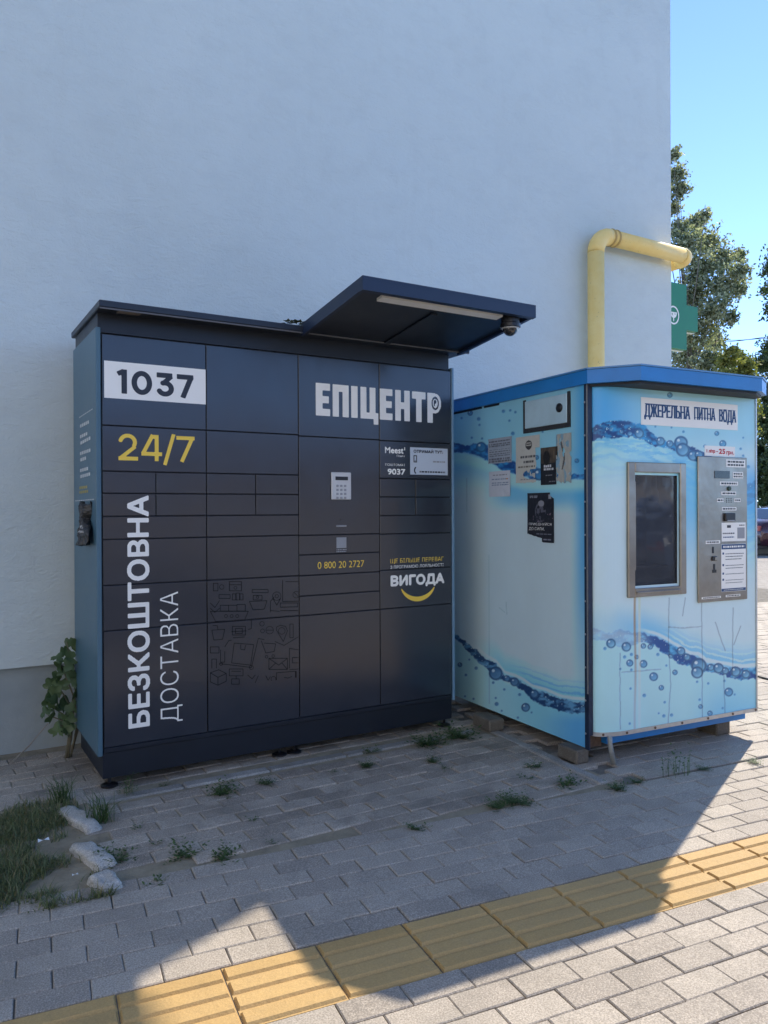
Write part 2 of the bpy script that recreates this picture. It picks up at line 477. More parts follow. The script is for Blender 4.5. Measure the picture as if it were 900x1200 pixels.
def sheet(name, pts, z, mat, n=1):
    return tag(link(name, MB().add([(x, y, z) for x, y in pts], [tuple(range(len(pts)))]).data(name, mat=mat)), kind='structure')
def abquad(a0, a1, b0, b1): return [tuple(ab2xy(a, b)) for a, b in ((a0, b0), (a1, b0), (a1, b1), (a0, b1))]
walk = sheet('walkway', abquad(-2.2, 9.5, 0.5, 3.05), -0.0078, M_SAND)
tact = sheet('tactile_path', abquad(-2.2, 9.5, 2.036, 2.330), -0.0075, M_SAND)
apron = sheet('paved_apron', [(-2.6, 3.05), (0.3, 2.95), (3.03, 2.66), (3.03, 4.89), (-2.6, 4.89)], -0.0062, M_SOIL)
pad = sheet('kiosk_pad', [(3.04, 2.66), (12.5, 1.60), (12.5, 8.6), (6.2, 8.6), (6.2, 4.89), (3.04, 4.89)], -0.017, M_SAND)

k = N('asphalt'); p = k.pos()
k.l(k.ramp(k.noise(3, 6, 0.6, p), [(0.3, (0.050, 0.050, 0.052)), (0.7, (0.075, 0.074, 0.073))]), k.b.inputs['Base Color']); k.set(Roughness=0.9)
k.l(k.bump(k.noise(120, 3, 0.7, p), 0.5, 0.006), k.b.inputs['Normal'])
sheet('added_road', [(-40, 0.30), (3.75, 0.10), (5.75, -10.2), (6.6, -15.0), (-40, -15.0)], -0.004, k.m)  # added unseen asphalt, its edge shaped to darken the locker doors' reflection

def paver_mesh(name, L, W, H, c, mat, jit, n):
    out = []
    for q in range(n):
        r = random.Random(q*13+len(name))
        j = lambda: r.uniform(-jit, jit)
        bot = [(-L/2, -W/2), (L/2, -W/2), (L/2, W/2), (-L/2, W/2)]
        bot = [(x+j(), y+j()) for x, y in bot]
        V = [(x, y, -H) for x, y in bot]+[(x, y, -c*0.9) for x, y in bot]+[(x*(1-2*c/L), y*(1-2*c/W), j()*0.4) for x, y in bot]
        Fs = [(i, (i+1) % 4, 4+(i+1) % 4, 4+i) for i in range(4)]+[(4+i, 4+(i+1) % 4, 8+(i+1) % 4, 8+i) for i in range(4)]+[(8, 9, 10, 11)]
        out.append(MB().add(V, Fs).data(name, mat=mat))
    return out
def lay(spots, meshes, parent, limit, name='paver', tilt=0.004, zj=0.002):
    """spots: (x, y, rz). The pieces that show largest become parts, the rest one part of kind stuff"""
    rows = []
    for (x, y, rz) in spots:
        d = np.array([x, y, -CAM_H])@_fw
        if d > 0.3:
            u, v = project((x, y, 0)); vis = -50 < u < 950 and 580 < v < 1260
        else: vis = False
        rows.append((0 if vis else 1, x*x+y*y, x, y, rz))
    rows.sort()
    stuff = MB(); cnt = 0
    base = [np.array([vv.co[:] for vv in m.vertices]) for m in meshes]; fac = [[tuple(pp.vertices) for pp in m.polygons] for m in meshes]
    for i, (inv, _, x, y, rz) in enumerate(rows):
        r = random.Random(int(x*9973)+int(y*7919)*31); mi = r.randrange(len(meshes))
        R = Matrix.Translation((x+r.uniform(-.001, .001), y+r.uniform(-.001, .001), r.uniform(-zj, zj))) @ Matrix.Rotation(rz+r.uniform(-.004, .004)*tilt*250, 4, 'Z') @ Matrix.Rotation(r.uniform(-tilt, tilt), 4, 'X') @ Matrix.Rotation(r.uniform(-tilt, tilt)*0.6, 4, 'Y')
        if inv == 0 and cnt < limit:
            o = bpy.data.objects.new(name, meshes[mi]); col.objects.link(o); o.parent = parent; o.matrix_local = R; cnt += 1
        else:
            A = np.array(R); stuff.add(base[mi]@A[:3, :3].T+A[:3, 3], fac[mi])
    if stuff.n: tag(part(name+'_field', stuff, meshes[0].materials[0], parent), kind='stuff')

# walkway pavers, 200 x 100 mm in running bond on either side of the tactile path
spots = []
def bond(b_mid, off, a0, a1):
    a = math.floor(a0/0.2)*0.2+off
    while a < a1:
        p = ab2xy(a+0.1, b_mid); spots.append((p[0], p[1], TH)); a += 0.2
for r in range(7): bond(2.333+0.1*r+0.05, (0.131, 0.030)[r % 2], -2.0, 9.2)
for r in range(15): bond(2.030-0.1*r-0.05, (0.149, 0.053)[r % 2], -2.0, 9.2)
lay(spots, paver_mesh('paver', 0.1970, 0.0970, 0.03, 0.0036, M_PAVER, 0.0009, 5), walk, 300)

# tactile tiles with raised ribs
def tile_mesh(q):
    m = MB(); r = random.Random(q)
    L = 0.2975
    m.add([(-L/2, -L/2, -0.03), (L/2, -L/2, -0.03), (L/2, L/2, -0.03), (-L/2, L/2, -0.03), (-L/2, -L/2, -0.0046), (L/2, -L/2, -0.0046), (L/2, L/2, -0.0046), (-L/2, L/2, -0.0046)],
          [(0, 1, 5, 4), (1, 2, 6, 5), (2, 3, 7, 6), (3, 0, 4, 7), (4, 5, 6, 7)])
    for i in range(4):
        y = -L/2+L*(i+0.5)/4; w0, w1, e = 0.0315, 0.0245, 0.007
        m.add([(-L/2+0.003, y-w0, -0.0046), (L/2-0.003, y-w0, -0.0046), (L/2-0.003, y+w0, -0.0046), (-L/2+0.003, y+w0, -0.0046),
               (-L/2+e, y-w1, 0.003), (L/2-e, y-w1, 0.003), (L/2-e, y+w1, 0.003), (-L/2+e, y+w1, 0.003)],
              [(0, 1, 5, 4), (1, 2, 6, 5), (2, 3, 7, 6), (3, 0, 4, 7), (4, 5, 6, 7)])
    return m.data('tactile_tile', mat=M_TILE)
tm = [tile_mesh(0)]
spots = []
for q in range(-7, 30):
    p = ab2xy(0.195+0.3015*q+0.15, 2.183); spots.append((p[0], p[1], TH))
lay(spots, tm, tact, 300, 'tactile_tile', 0.0015, 0.0008)

# old uneven pavers of the apron in front of and beside the locker
GRASS_PX = [(-420, 1005), (-60, 962), (45, 940), (88, 940), (112, 960), (124, 1020), (132, 1050), (70, 1064), (0, 1076), (-420, 1165)]
GRASS = [tuple(P_z(u, v)[:2]) for u, v in GRASS_PX]
spots = []
for r in range(24):
    y = 2.62+0.1*r; x = -2.5+(0.0, 0.1)[r % 2]+0.02*math.sin(r*2.1)
    while x < 2.93:
        a, b = xy2ab(x+0.1, y)
        ok = b > 3.10 and not inside(x+0.1, y, GRASS) and y < 4.80 and not (3.77 < y < 3.93 and x > 0.62) and not (b < 3.6 and x < 0.62 and y < 3.0 and False)
        if ok: spots.append((x+0.1, y, 0.012*math.sin(r+x*3)))
        x += 0.2
lay(spots, paver_mesh('paver', 0.1945, 0.0945, 0.03, 0.0045, M_OLD, 0.0022, 6), apron, 300, 'paver', 0.009, 0.0028)

# pavers round and beyond the kiosk
spots = []
for r in range(58):
    b = 3.06+0.05+0.1*r; a = 2.6+(0.03, 0.131)[r % 2]
    while a < 12.0:
        x, y = ab2xy(a+0.1, b)
        if x > 3.17 and not (y > 4.80 and x < 6.15) and (x < 8 or r < 50): spots.append((x, y, TH))
        a += 0.2
lay(spots, paver_mesh('paver', 0.1968, 0.0968, 0.03, 0.0038, M_PAVER, 0.0012, 4), pad, 240, 'paver', 0.006, 0.003)

# edging: long kerb pieces along the locker and along the kiosk pad
def edging(name, p0, p1, w, ztop, plen, label):
    p0, p1 = np.array(p0), np.array(p1); L = np.linalg.norm(p1-p0); d = (p1-p0)/L
    root = thing(name, (p0[0], p0[1], 0), label, 'kerb', math.atan2(d[1], d[0]))
    n = max(1, int(round(L/plen))); 
    for i in range(n):
        a0, a1 = L*i/n+0.003, L*(i+1)/n-0.003; r = random.Random(i+int(L*100))
        m = MB().cbox(a0, a1, -w/2, w/2, -0.03, ztop+r.uniform(-.006, .004), 0.007)
        o = link('kerb_piece', m.data('kerb_piece', mat=M_KERB), root, world=False); o.rotation_euler = (r.uniform(-.02, .02), r.uniform(-.004, .004), r.uniform(-.006, .006))
    return root
edging('concrete_edging', (0.66, 3.845), (2.96, 3.85), 0.07, 0.004, 0.5, 'grey concrete kerb strip along the foot of the dark locker')
edging('concrete_edging', tuple(P_z(708, 918)[:2]), tuple(P_z(556, 846)[:2]), 0.06, 0.004, 0.5, 'grey concrete edging running under the left side of the kiosk')

# ------------------------------------------------------------------ the building
def mat_stucco():
    k = N('stucco'); p = k.pos()
    big = k.noise(0.55, 5, 0.55, p, 0.5); mid = k.noise(5.5, 6, 0.62, k.pos((1, 1, 1.6)), 0.3)
    c = k.ramp(big, [(0.3, (0.61, 0.68, 0.665)), (0.7, (0.67, 0.74, 0.72))])
    c = k.mix(k.math('MULTIPLY', k.ramp(mid, [(0.46, (0, 0, 0)), (0.72, (1, 1, 1))]), 0.26), c, (0.53, 0.585, 0.57))
    c = k.mix(k.math('MULTIPLY', k.ramp(k.noise(2.2, 7, 0.7, k.pos((1.6, 1.6, 0.22)), 0.3), [(0.54, (0, 0, 0)), (0.76, (1, 1, 1))]), 0.16), c, (0.47, 0.50, 0.48))
    k.l(c, k.b.inputs['Base Color']); k.set(Roughness=0.9); k.b.inputs['Specular IOR Level'].default_value = 0.2
    b0 = k.bump(k.noise(1.1, 3, 0.5, k.pos((1, 1, 1.3))), 0.45, 0.06)
    b1 = k.bump(k.noise(10, 6, 0.66, k.pos((1, 1, 2.2)), 1.2), 0.42, 0.022, b0)
    b2 = k.bump(k.noise(70, 4, 0.7, p, 0.4), 0.5, 0.006, b1)
    k.l(b2, k.b.inputs['Normal']); return k.m
M_STUCCO = mat_stucco()
bld = thing('building', (WX, WY, 0), 'tall plain pale grey stuccoed building with recessed plinth, wall behind the locker', 'building')
HB = 6.80
part('wall', MB().box(WX-18, WX, WY, WY+9, 0.49, HB), M_STUCCO, bld)
k = N('plinth_paint'); p = k.pos()
k.l(k.ramp(k.noise(4, 6, 0.6, p), [(0.3, (0.29, 0.33, 0.33)), (0.7, (0.36, 0.40, 0.40))]), k.b.inputs['Base Color']); k.set(Roughness=0.85)
k.l(k.bump(k.noise(40, 5, 0.65, p), 0.4, 0.006), k.b.inputs['Normal']); M_PLINTH = k.m
part('plinth', MB().box(WX-17.95, WX-0.05, WY+0.045, WY+8.95, -0.03, 0.4885), M_PLINTH, bld)
part('roof', MB().box(WX-18.4, WX+0.02, WY-0.30, WY+9.4, HB+0.001, HB+0.22), plain('roof_grey', (0.25, 0.26, 0.27), 0.7), bld)
part('eave', MB().box(WX+0.021, WX+1.12, WY-0.30, 5.28, HB+0.001, HB+0.20), MATS['roof_grey'], bld)

# yellow gas pipe: up the wall, elbow, along under the eave and round the corner
def mat_pipe():
    k = N('yellow_pipe_paint'); p = k.pos()
    c = k.ramp(k.noise(9, 6, 0.7, p), [(0.3, (0.95, 0.66, 0.20)), (0.7, (0.98, 0.73, 0.27))])
    c = k.mix(k.ramp(k.noise(45, 4, 0.7, p), [(0.66, (0, 0, 0)), (0.74, (1, 1, 1))]), c, (0.22, 0.13, 0.06))
    k.l(c, k.b.inputs['Base Color']); k.set(Roughness=0.5)
    k.l(k.bump(k.noise(60, 3, 0.6, p), 0.15, 0.004), k.b.inputs['Normal']); return k.m
M_PIPE = mat_pipe()
PXc, PYc, PZc, PR = 4.955, 4.735, 3.728, 0.071
gas = thing('gas_pipe', (PXc, PYc, 0), 'yellow painted gas pipe rising up the wall and bending round the corner', 'pipe')
def bend(c, r, a, b, n=7): return [np.array(c)+r*(np.array(a)*math.cos(t)+np.array(b)*math.sin(t)) for t in np.linspace(0, math.pi/2, n)]
eb = 0.16
part('riser', MB().tube([(PXc, PYc, 0.0), (PXc, PYc, 2.0), (PXc, PYc, PZc-eb)], PR, 20), M_PIPE, gas, True)
part('elbow', MB().tube(bend((PXc+eb, PYc, PZc-eb), eb, (-1, 0, 0), (0, 0, 1)), PR*1.01, 20), M_PIPE, gas, True)
part('run', MB().tube([(PXc+eb, PYc, PZc), (5.6, PYc, PZc), (6.06, PYc, PZc)], PR*0.97, 20), M_PIPE, gas, True)
part('elbow', MB().tube(bend((6.06, PYc+0.13, PZc), 0.13, (0, -1, 0), (1, 0, 0), 8), PR*0.99, 20), M_PIPE, gas, True)
part('side_run', MB().tube([(6.19, PYc+0.13, PZc), (6.19, 6.5, PZc), (6.19, 12.0, PZc)], PR*0.97, 20), M_PIPE, gas, True)
for x in (PXc+eb+0.015, PXc+eb+0.07): part('weld_collar', MB().tube([(x-0.012, PYc, PZc), (x, PYc, PZc), (x+0.012, PYc, PZc)], [PR*1.0, PR*1.09, PR*1.0], 20), plain('pipe_weld', (0.50, 0.33, 0.10), 0.55), gas, True)
M_IRON = plain('rusty_iron', (0.16, 0.10, 0.065), 0.75, 0.2, 0.4, 30, 0.4)
for z in (1.0,): part('bracket', MB().tube([(PXc+PR*1.05*math.cos(t), PYc+PR*1.05*math.sin(t), z) for t in np.linspace(0, 2*math.pi, 20)], 0.008, 6).box(PXc-0.01, PXc+0.01, PYc+PR, WY, z-0.01, z+0.01), M_IRON, gas)

# green pharmacy cross on the end wall
SY = 5.36
c0 = P_y(782.5, 371, SY)
sg = thing('pharmacy_sign', (WX, SY, c0[2]), 'green pharmacy cross sign jutting from the building corner', 'sign')
M_GREEN = plain('sign_green', (0.012, 0.20, 0.075), 0.35, 0, 0.08)
M_WHITE = plain('print_white', (0.92, 0.90, 0.83), 0.45, 0, 0.03)
s1 = abs(P_y(811, 371, SY)[0]-c0[0]); s2 = abs(P_y(798, 371, SY)[0]-c0[0]); zt = P_y(790, 334.5, SY)[2]-c0[2]
def cross(a, b, h, y0, y1, hz):
    poly = [(-b, -h), (b, -h), (b, -hz), (a, -hz), (a, hz), (b, hz), (b, h), (-b, h), (-b, hz), (-a, hz), (-a, -hz), (-b, -hz)]
    n = 12; V = [(c0[0]+x, y0, c0[2]+z) for x, z in poly]+[(c0[0]+x, y1, c0[2]+z) for x, z in poly]
    return MB().add(V, [tuple(range(n)), tuple(range(n, 2*n))[::-1]]+[(i, n+i, n+(i+1) % n, (i+1) % n) for i in range(n)])
part('cross_box', cross(s1, s2, zt, SY-0.07, SY+0.07, 0.13), M_GREEN, sg)
part('edge_trim', cross(s1+0.008, s2+0.008, zt+0.008, SY-0.02, SY+0.02, 0.138), plain('sign_edge', (0.60, 0.66, 0.62), 0.4), sg)
part('bracket', MB().box(WX, c0[0]-s1+0.02, SY-0.02, SY+0.02, c0[2]+0.05, c0[2]+0.09).box(WX, c0[0]-s1+0.02, SY-0.02, SY+0.02, c0[2]-0.09, c0[2]-0.05), M_IRON, sg)
sp = Plane((c0[0], SY-0.07, c0[2]), (1, 0, 0), (0, 0, 1), (0, -1, 0))
st = [(arc(0, 0, 0.078, 0.088, 0, 360, 40), 0.008), (arc(0, 0.025, 0.04, 0.045, 180, 360, 20), 0.010), ([(-0.04, 0.025), (0.04, 0.025)], 0.006), ([(0, -0.02), (0, -0.055)], 0.008), ([(0.0, 0.01), (0.012, -0.01)], 0.016)]
mask_part('emblem', stroke_mask(st, -0.1, 0.1, -0.1, 0.1, 0.004), (-0.1, 0.1, -0.1, 0.1), sp, M_WHITE, sg, 0.003)

# ================================================================== THE PARCEL LOCKER
LM = 0.962
LY = 4.1412*LM
LX = lambda x: x*LM
LZ = lambda z: CAM_H+(z-CAM_H)*LM
COLS = [0.7954, 1.3435, 1.897, 2.4476, 2.9974]
def mat_door():
    k = N('locker_door_paint'); p = k.pos()
    c = k.ramp(k.noise(2.5, 5, 0.6, p), [(0.3, (0.021, 0.026, 0.038)), (0.7, (0.026, 0.032, 0.045))])
    k.l(c, k.b.inputs['Base Color'])
    r = k.n('MapRange'); r.inputs[3].default_value = 0.09; r.inputs[4].default_value = 0.32
    k.l(k.noise(5, 6, 0.7, p), r.inputs[0]); k.l(r.outputs[0], k.b.inputs['Roughness'])
    k.set(IOR=1.66); k.b.inputs['Specular IOR Level'].default_value = 0.5
    b = k.bump(k.noise(260, 2, 0.5, p), 0.06, 0.001)
    k.l(k.bump(k.noise(1.9, 2, 0.5, p), 0.10, 0.03, b), k.b.inputs['Normal']); return k.m
M_DOOR = mat_door()
M_NAVY = plain('locker_navy_frame', (0.008, 0.0125, 0.021), 0.42, 0, 0.15, 5, 0.1, 300)
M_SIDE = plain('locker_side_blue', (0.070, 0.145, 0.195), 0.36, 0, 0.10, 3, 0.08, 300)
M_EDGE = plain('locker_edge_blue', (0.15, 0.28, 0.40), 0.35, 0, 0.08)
M_BLACK = plain('black_plastic', (0.012, 0.012, 0.014), 0.35, 0, 0.2)
M_YEL = plain('print_yellow', (0.94, 0.64, 0.075), 0.45, 0, 0.04)
M_INKD = plain('print_dark', (0.022, 0.026, 0.036), 0.4, 0, 0.05)
M_INKB = plain('print_blue', (0.012, 0.060, 0.17), 0.45, 0, 0.05)
M_INKR = plain('print_red', (0.52, 0.018, 0.03), 0.45, 0, 0.05)
M_INKG = plain('print_grey', (0.32, 0.33, 0.34), 0.5, 0, 0.05)
M_STEEL = None
XL = P_y(113.3, 640, LY)[0]; XR = P_y(532.6, 640, LY)[0]
x0, x4 = LX(COLS[0]), LX(COLS[4]); ztop = LZ(2.292); zrail = LZ(0.133); zdb = LZ(0.163); zp0 = LZ(0.0)
DEP = 0.655
locker = thing('parcel_locker', ((XL+XR)/2, LY+DEP/2, 0), 'dark navy parcel locker wall with canopy, marked 1037 and 24/7', 'parcel locker')
part('carcass', MB().box(x0-0.003, x4+0.003, LY+0.020, LY+DEP-0.004, zrail+0.004, ztop+0.012), M_NAVY, locker)
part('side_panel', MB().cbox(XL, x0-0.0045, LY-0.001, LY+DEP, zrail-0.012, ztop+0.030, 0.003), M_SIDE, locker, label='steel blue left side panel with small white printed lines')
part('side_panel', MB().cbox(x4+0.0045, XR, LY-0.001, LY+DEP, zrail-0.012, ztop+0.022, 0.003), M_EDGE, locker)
part('bottom_rail', MB().cbox(x0, x4, LY+0.002, LY+0.04, zrail, zdb-0.003, 0.003), M_NAVY, locker)
part('plinth', MB().box(x0-0.003, x4+0.003, LY+0.012, LY+DEP-0.03, zp0, zrail-0.002), M_NAVY, locker)
for fu, fv in ((131, 925), (326, 884), (345, 882), (520, 850)):
    q = P_z(fu, fv); q[1] = max(q[1], LY-0.05)
    part('levelling_foot', MB().lathe((q[0], LY+0.055, 0.0), [(0.042, 0.0), (0.042, 0.008), (0.03, 0.014), (0.009, 0.018), (0.009, zp0+0.01)], n=18), M_BLACK, locker, False)
# doors: every compartment door its own mesh
def door(xa, xb, za, zb):
    g = 0.0024
    return part('door', MB().cbox(LX(xa)+g, LX(xb)-g, LY, LY+0.019, LZ(za)+g if za > 0.2 else zdb, LZ(zb)-g, 0.0016), M_DOOR, locker)
R12 = [2.292, 1.822, 1.586, 1.472, 1.353, 1.234, 0.997, 0.762, 0.135]
ROWS = [R12, R12, [2.292, 1.816, 1.232, 1.117, 0.995, 0.875, 0.760, 0.135], [2.292, 1.813, 1.577, 1.461, 1.344, 1.228, 1.002, 0.760, 0.135]]
SPL = [1.0686, 1.6299, None, 2.7147]; SPR = [(2, 3), (2, 3), (), (2, 3)]
for ci in range(4):
    for r in range(len(ROWS[ci])-1):
        zb, za = ROWS[ci][r], ROWS[ci][r+1]
        if r in SPR[ci]: door(COLS[ci], SPL[ci], za, zb); door(SPL[ci], COLS[ci+1], za, zb)
        else: door(COLS[ci], COLS[ci+1], za, zb)
# header, roof slab
ZR = LZ(2.432)
rf = P_z(116, 350.5, ZR); rr = P_z(540, 407.5, ZR)
RYF = rf[1]; RX0 = rf[0]; RX1 = XR+0.035
hx1 = P_y(526, 420, LY)[0]
part('header', MB().box(XL+0.01, hx1, LY+0.004, LY+DEP-0.02, ztop+0.006, ZR-0.034), M_NAVY, locker)
roof = part('roof', MB().cbox(RX0, RX1, RYF, LY+DEP+0.02, ZR-0.034, ZR, 0.004), plain('roof_navy', (0.016, 0.022, 0.033), 0.4, 0, 0.25, 8), locker)
part('drip_edge', MB().box(RX0+0.004, RX1-0.004, RYF+0.002, RYF+0.010, ZR-0.042, ZR-0.0345), plain('worn_edge', (0.10, 0.10, 0.105), 0.5), roof)
part('scuff_plate', MB().cbox(x0+0.06, x0+0.17, RYF+0.03, RYF+0.07, ZR-0.040, ZR-0.0345, 0.002), plain('beige_plastic', (0.20, 0.16, 0.13), 0.6), roof)
# canopy over the terminal: tilted tray
CYF = 3.19; CYB = LY-0.10
fl = P_y(425, 323.0, CYF); fr = P_y(628, 357.2, CYF)
CX0, CX1, ZF = fl[0], fr[0], (fl[2]+fr[2])/2
TH_F = 0.068
def czt(y): return ZF+(ZR+0.012-ZF)*(y-CYF)/(CYB-CYF)
canopy_m = lambda xa, xb, ya, yb, d0, d1: MB().add([(xa, ya, czt(ya)-d1), (xb, ya, czt(ya)-d1), (xb, yb, czt(yb)-d1), (xa, yb, czt(yb)-d1), (xa, ya, czt(ya)-d0), (xb, ya, czt(ya)-d0), (xb, yb, czt(yb)-d0), (xa, yb, czt(yb)-d0)],
                                                    [(0, 3, 2, 1), (4, 5, 6, 7), (0, 1, 5, 4), (1, 2, 6, 5), (2, 3, 7, 6), (3, 0, 4, 7)])
M_CAN = plain('canopy_navy', (0.010, 0.021, 0.052), 0.4, 0, 0.12, 5)
cano = part('canopy', canopy_m(CX0, CX1, CYF, CYB, 0.0, 0.012), M_CAN, locker)
part('front_fascia', canopy_m(CX0, CX1, CYF, CYF+0.028, 0.0125, TH_F), M_CAN, cano)
part('side_fascia', canopy_m(CX0, CX0+0.022, CYF+0.0285, CYB, 0.0125, TH_F*0.95), M_CAN, cano)
part('side_fascia', canopy_m(CX1-0.022, CX1, CYF+0.0285, CYB, 0.0125, TH_F*0.95), M_CAN, cano)
part('soffit', canopy_m(CX0+0.0225, CX1-0.0225, CYF+0.0285, CYB-0.002, 0.0305, 0.046), M_NAVY, cano)
part('rib', canopy_m((CX0+CX1)/2-0.02, (CX0+CX1)/2+0.02, CYF+0.19, CYB-0.01, 0.0465, 0.056), M_NAVY, cano)
la = P_y(446, 351, CYF+0.08)[0]; lb = P_y(587, 373, CYF+0.08)[0]
part('lamp_strip', canopy_m(la, lb, CYF+0.065, CYF+0.118, 0.0465, 0.062), plain('lamp_diffuser', (0.80, 0.78, 0.73), 0.5, 0, 0.04), cano, label='long off white lamp diffuser under the canopy edge')
dq = P_y(598, 372, CYF+0.09)
dz = czt(CYF+0.09)-0.046
dome = part('dome_camera', MB().lathe((dq[0], CYF+0.09, dz), [(0.05, 0.0), (0.05, -0.035), (0.056, -0.04), (0.056, -0.058), (0.045, -0.062)], n=24), M_BLACK, cano, False)
part('lens_dome', MB().lathe((dq[0], CYF+0.09, dz-0.062), [(0.043, 0.0)]+[(0.043*math.cos(t), -0.043*math.sin(t)) for t in np.linspace(0.1, 1.5, 8)], n=24), plain('camera_dome', (0.02, 0.02, 0.022), 0.06, 0, 0.1, coat=1.0), dome, True)
part('trim_ring', MB().lathe((dq[0], CYF+0.09, dz-0.060), [(0.047, 0.0), (0.049, -0.003), (0.047, -0.007)], n=24), plain('ring_grey', (0.45, 0.45, 0.44), 0.4), dome, True)
# dead leaves caught behind the canopy
lv = MB()
for q in range(46):
    r = random.Random(q); c = np.array([CX0-0.10+r.random()*0.16, CYB-0.02+r.random()*0.05, ZR+0.004+r.random()*0.03]); a = r.random()*6.28
    d1 = np.array([math.cos(a), math.sin(a), r.uniform(-.5, .5)])*0.016; d2 = np.array([-math.sin(a), math.cos(a), r.uniform(-.5, .5)])*0.010
    lv.add([c-d1, c-d2, c+d1, c+d2], [(0, 1, 2, 3)])
tag(link('leaf_litter', lv.data('leaf_litter', mat=plain('leaf_litter', (0.055, 0.075, 0.035), 0.8, 0, 0.4, 60))), 'clump of dead leaves caught on the locker roof beside the raised canopy', 'leaves', kind='stuff')

# print on the doors ------------------------------------------------
LP = Plane((0, LY, 0), (1, 0, 0), (0, 0, 1), (0, -1, 0))
LR = lambda a, b, c, d: (LX(a), LX(b), LZ(c), LZ(d))
def panel(name, rect, th, mat, parent, plane=LP, c=0.0008):
    a, b, c0_, d = rect
    v = np.concatenate([plane.at([a, b, b, a], [c0_, c0_, d, d], 0.0003), plane.at([a, b, b, a], [c0_, c0_, d, d], th)])
    return part(name, MB().add(v, [(4, 5, 6, 7), (0, 1, 5, 4), (1, 2, 6, 5), (2, 3, 7, 6), (3, 0, 4, 7)]), mat, parent)
M_LABEL = plain('label_white', (0.92, 0.90, 0.83), 0.4, 0, 0.02)
num = panel('number_plate', LR(0.807, 1.3405, 1.963, 2.154), 0.0012, M_LABEL, locker)
def digits(kind, w):
    """geometric figures drawn with a pen of half width w in a 1 high box"""
    S = []
    def at(x, pts): return [(x+a, b) for a, b in pts]
    if kind == '1037':
        S += [(at(0, [(0.27, 0), (0.27, 1)]), w, False), (at(0, [(0.02, 0.80), (0.27, 0.94)]), w*0.9, False)]
        S += [(at(0.55, arc(0.40, 0.5, 0.40-w, 0.5-w, 0, 360, 48)), w)]
        x = 1.50; S += [(at(x, [(0.03, 1-w), (0.66, 1-w)]), w, False), (at(x, [(0.62, 1-w*1.2), (0.34, 0.60)]), w*0.9, False), (at(x, arc(0.36, 0.34, 0.36-w, 0.34-w, 108, -150, 30)), w)]
        x = 2.34; S += [(at(x, [(0.0, 1-w), (0.68, 1-w)]), w, False), (at(x, [(0.60, 1-w*0.6), (0.24, 0.0)]), w, False)]
        return S, 3.04
    S += [(at(0, arc(0.33, 0.68, 0.33-w, 0.32-w, 165, -28, 24)), w), (at(0, [(0.60, 0.53), (0.06, w)]), w*0.95, False), (at(0, [(0.0, w), (0.70, w)]), w, False)]
    x = 0.82; S += [(at(x, [(0.42, 1.0), (0.06, 0.28)]), w, False), (at(x, [(0.0, 0.27), (0.76, 0.27)]), w, False), (at(x, [(0.56, 0.0), (0.56, 1.0)]), w, False), (at(x, [(0.40, 1.0-w), (0.60, 1.0-w)]), w, False)]
    x = 1.66; S += [(at(x, [(0.02, -0.14), (0.36, 1.06)]), w*0.95, False)]
    x = 2.12; S += [(at(x, [(0.0, 1-w), (0.70, 1-w)]), w, False), (at(x, [(0.62, 1-w*0.6), (0.20, 0.0)]), w, False)]
    return S, 2.84
S, W_ = digits('1037', 0.105); mask_part('lettering', stroke_mask(S, -0.02, W_, -0.02, 1.02, 0.022), LR(0.868, 1.274, 1.988, 2.118), LP, M_INKD, num, 0.0022)
S, W_ = digits('24/7', 0.072); mask_part('lettering', stroke_mask(S, -0.02, W_, -0.16, 1.08, 0.022), LR(0.873, 1.280, 1.622, 1.793), LP, M_YEL, locker)
text_part('lettering', 'БЕЗКОШТОВНА', LR(0.914, 1.033, 0.241, 1.464), LP, M_WHITE, locker, 56, 0.042, rot=True)
text_part('lettering', 'ДОСТАВКА', LR(1.083, 1.205, 0.245, 0.948), LP, M_WHITE, locker, 84, -1.0, rot=True)
# bold block lettering of the shop name, built from bars
def blocks():
    S = []; hw = 0.0
    def rc(x0, y0, x1, y1): S.append(((x0, y0, x1, y1)))
    x = 0.0
    def E_(x): rc(x, 0, x+.34, 1); rc(x, 0, x+.72, .22); rc(x, .78, x+.72, 1); rc(x, .39, x+.66, .61); return x+.86
    def P_(x): rc(x, 0, x+.33, 1); rc(x+.52, 0, x+.85, 1); rc(x, .78, x+.85, 1); return x+.99
    def I_(x): rc(x, 0, x+.34, 1); return x+.48
    def C_(x): rc(x, 0, x+.33, 1); rc(x+.50, 0, x+.83, 1); rc(x, 0, x+.98, .20); rc(x+.72, -.16, x+.98, .20); return x+1.08
    def N_(x): rc(x, 0, x+.33, 1); rc(x+.52, 0, x+.85, 1); rc(x, .39, x+.85, .61); return x+.99
    def T_(x): rc(x, .77, x+.80, 1); rc(x+.235, 0, x+.565, 1); return x+.90
    for f in (E_, P_, I_, C_, E_, N_, T_): x = f(x)
    rc(x, 0, x+.34, 1); xr = x; x += .88
    n = 46; cell = 1/n; nx, ny = int(x/cell)+4, int(1.22/cell)
    X, Y = np.meshgrid((np.arange(nx)+.5)*cell-.03, (np.arange(ny)+.5)*cell-.19)
    m = np.zeros((ny, nx))
    for a, b, c, d in S: m[(X >= a) & (X <= c) & (Y >= b) & (Y <= d)] = 1
    cx, cy = xr+.48, .665                                   # the last letter's round bowl, filled, with a ringed mark left dark
    bowl = (np.hypot((X-cx)/.36, (Y-cy)/.33) < 1) | ((X > xr) & (X < cx) & (Y > .33) & (Y < 1))
    m[bowl] = 1
    rr_ = np.hypot(X-cx, Y-cy)
    m[(rr_ < .225) & (rr_ > .155)] = 0
    m[(np.abs(X-cx+.05) < .03) & (np.abs(Y-cy) < .1)] = 0
    m[(np.hypot(X-cx-.01, Y-cy-.05) < .065)] = 0
    return blur(m)
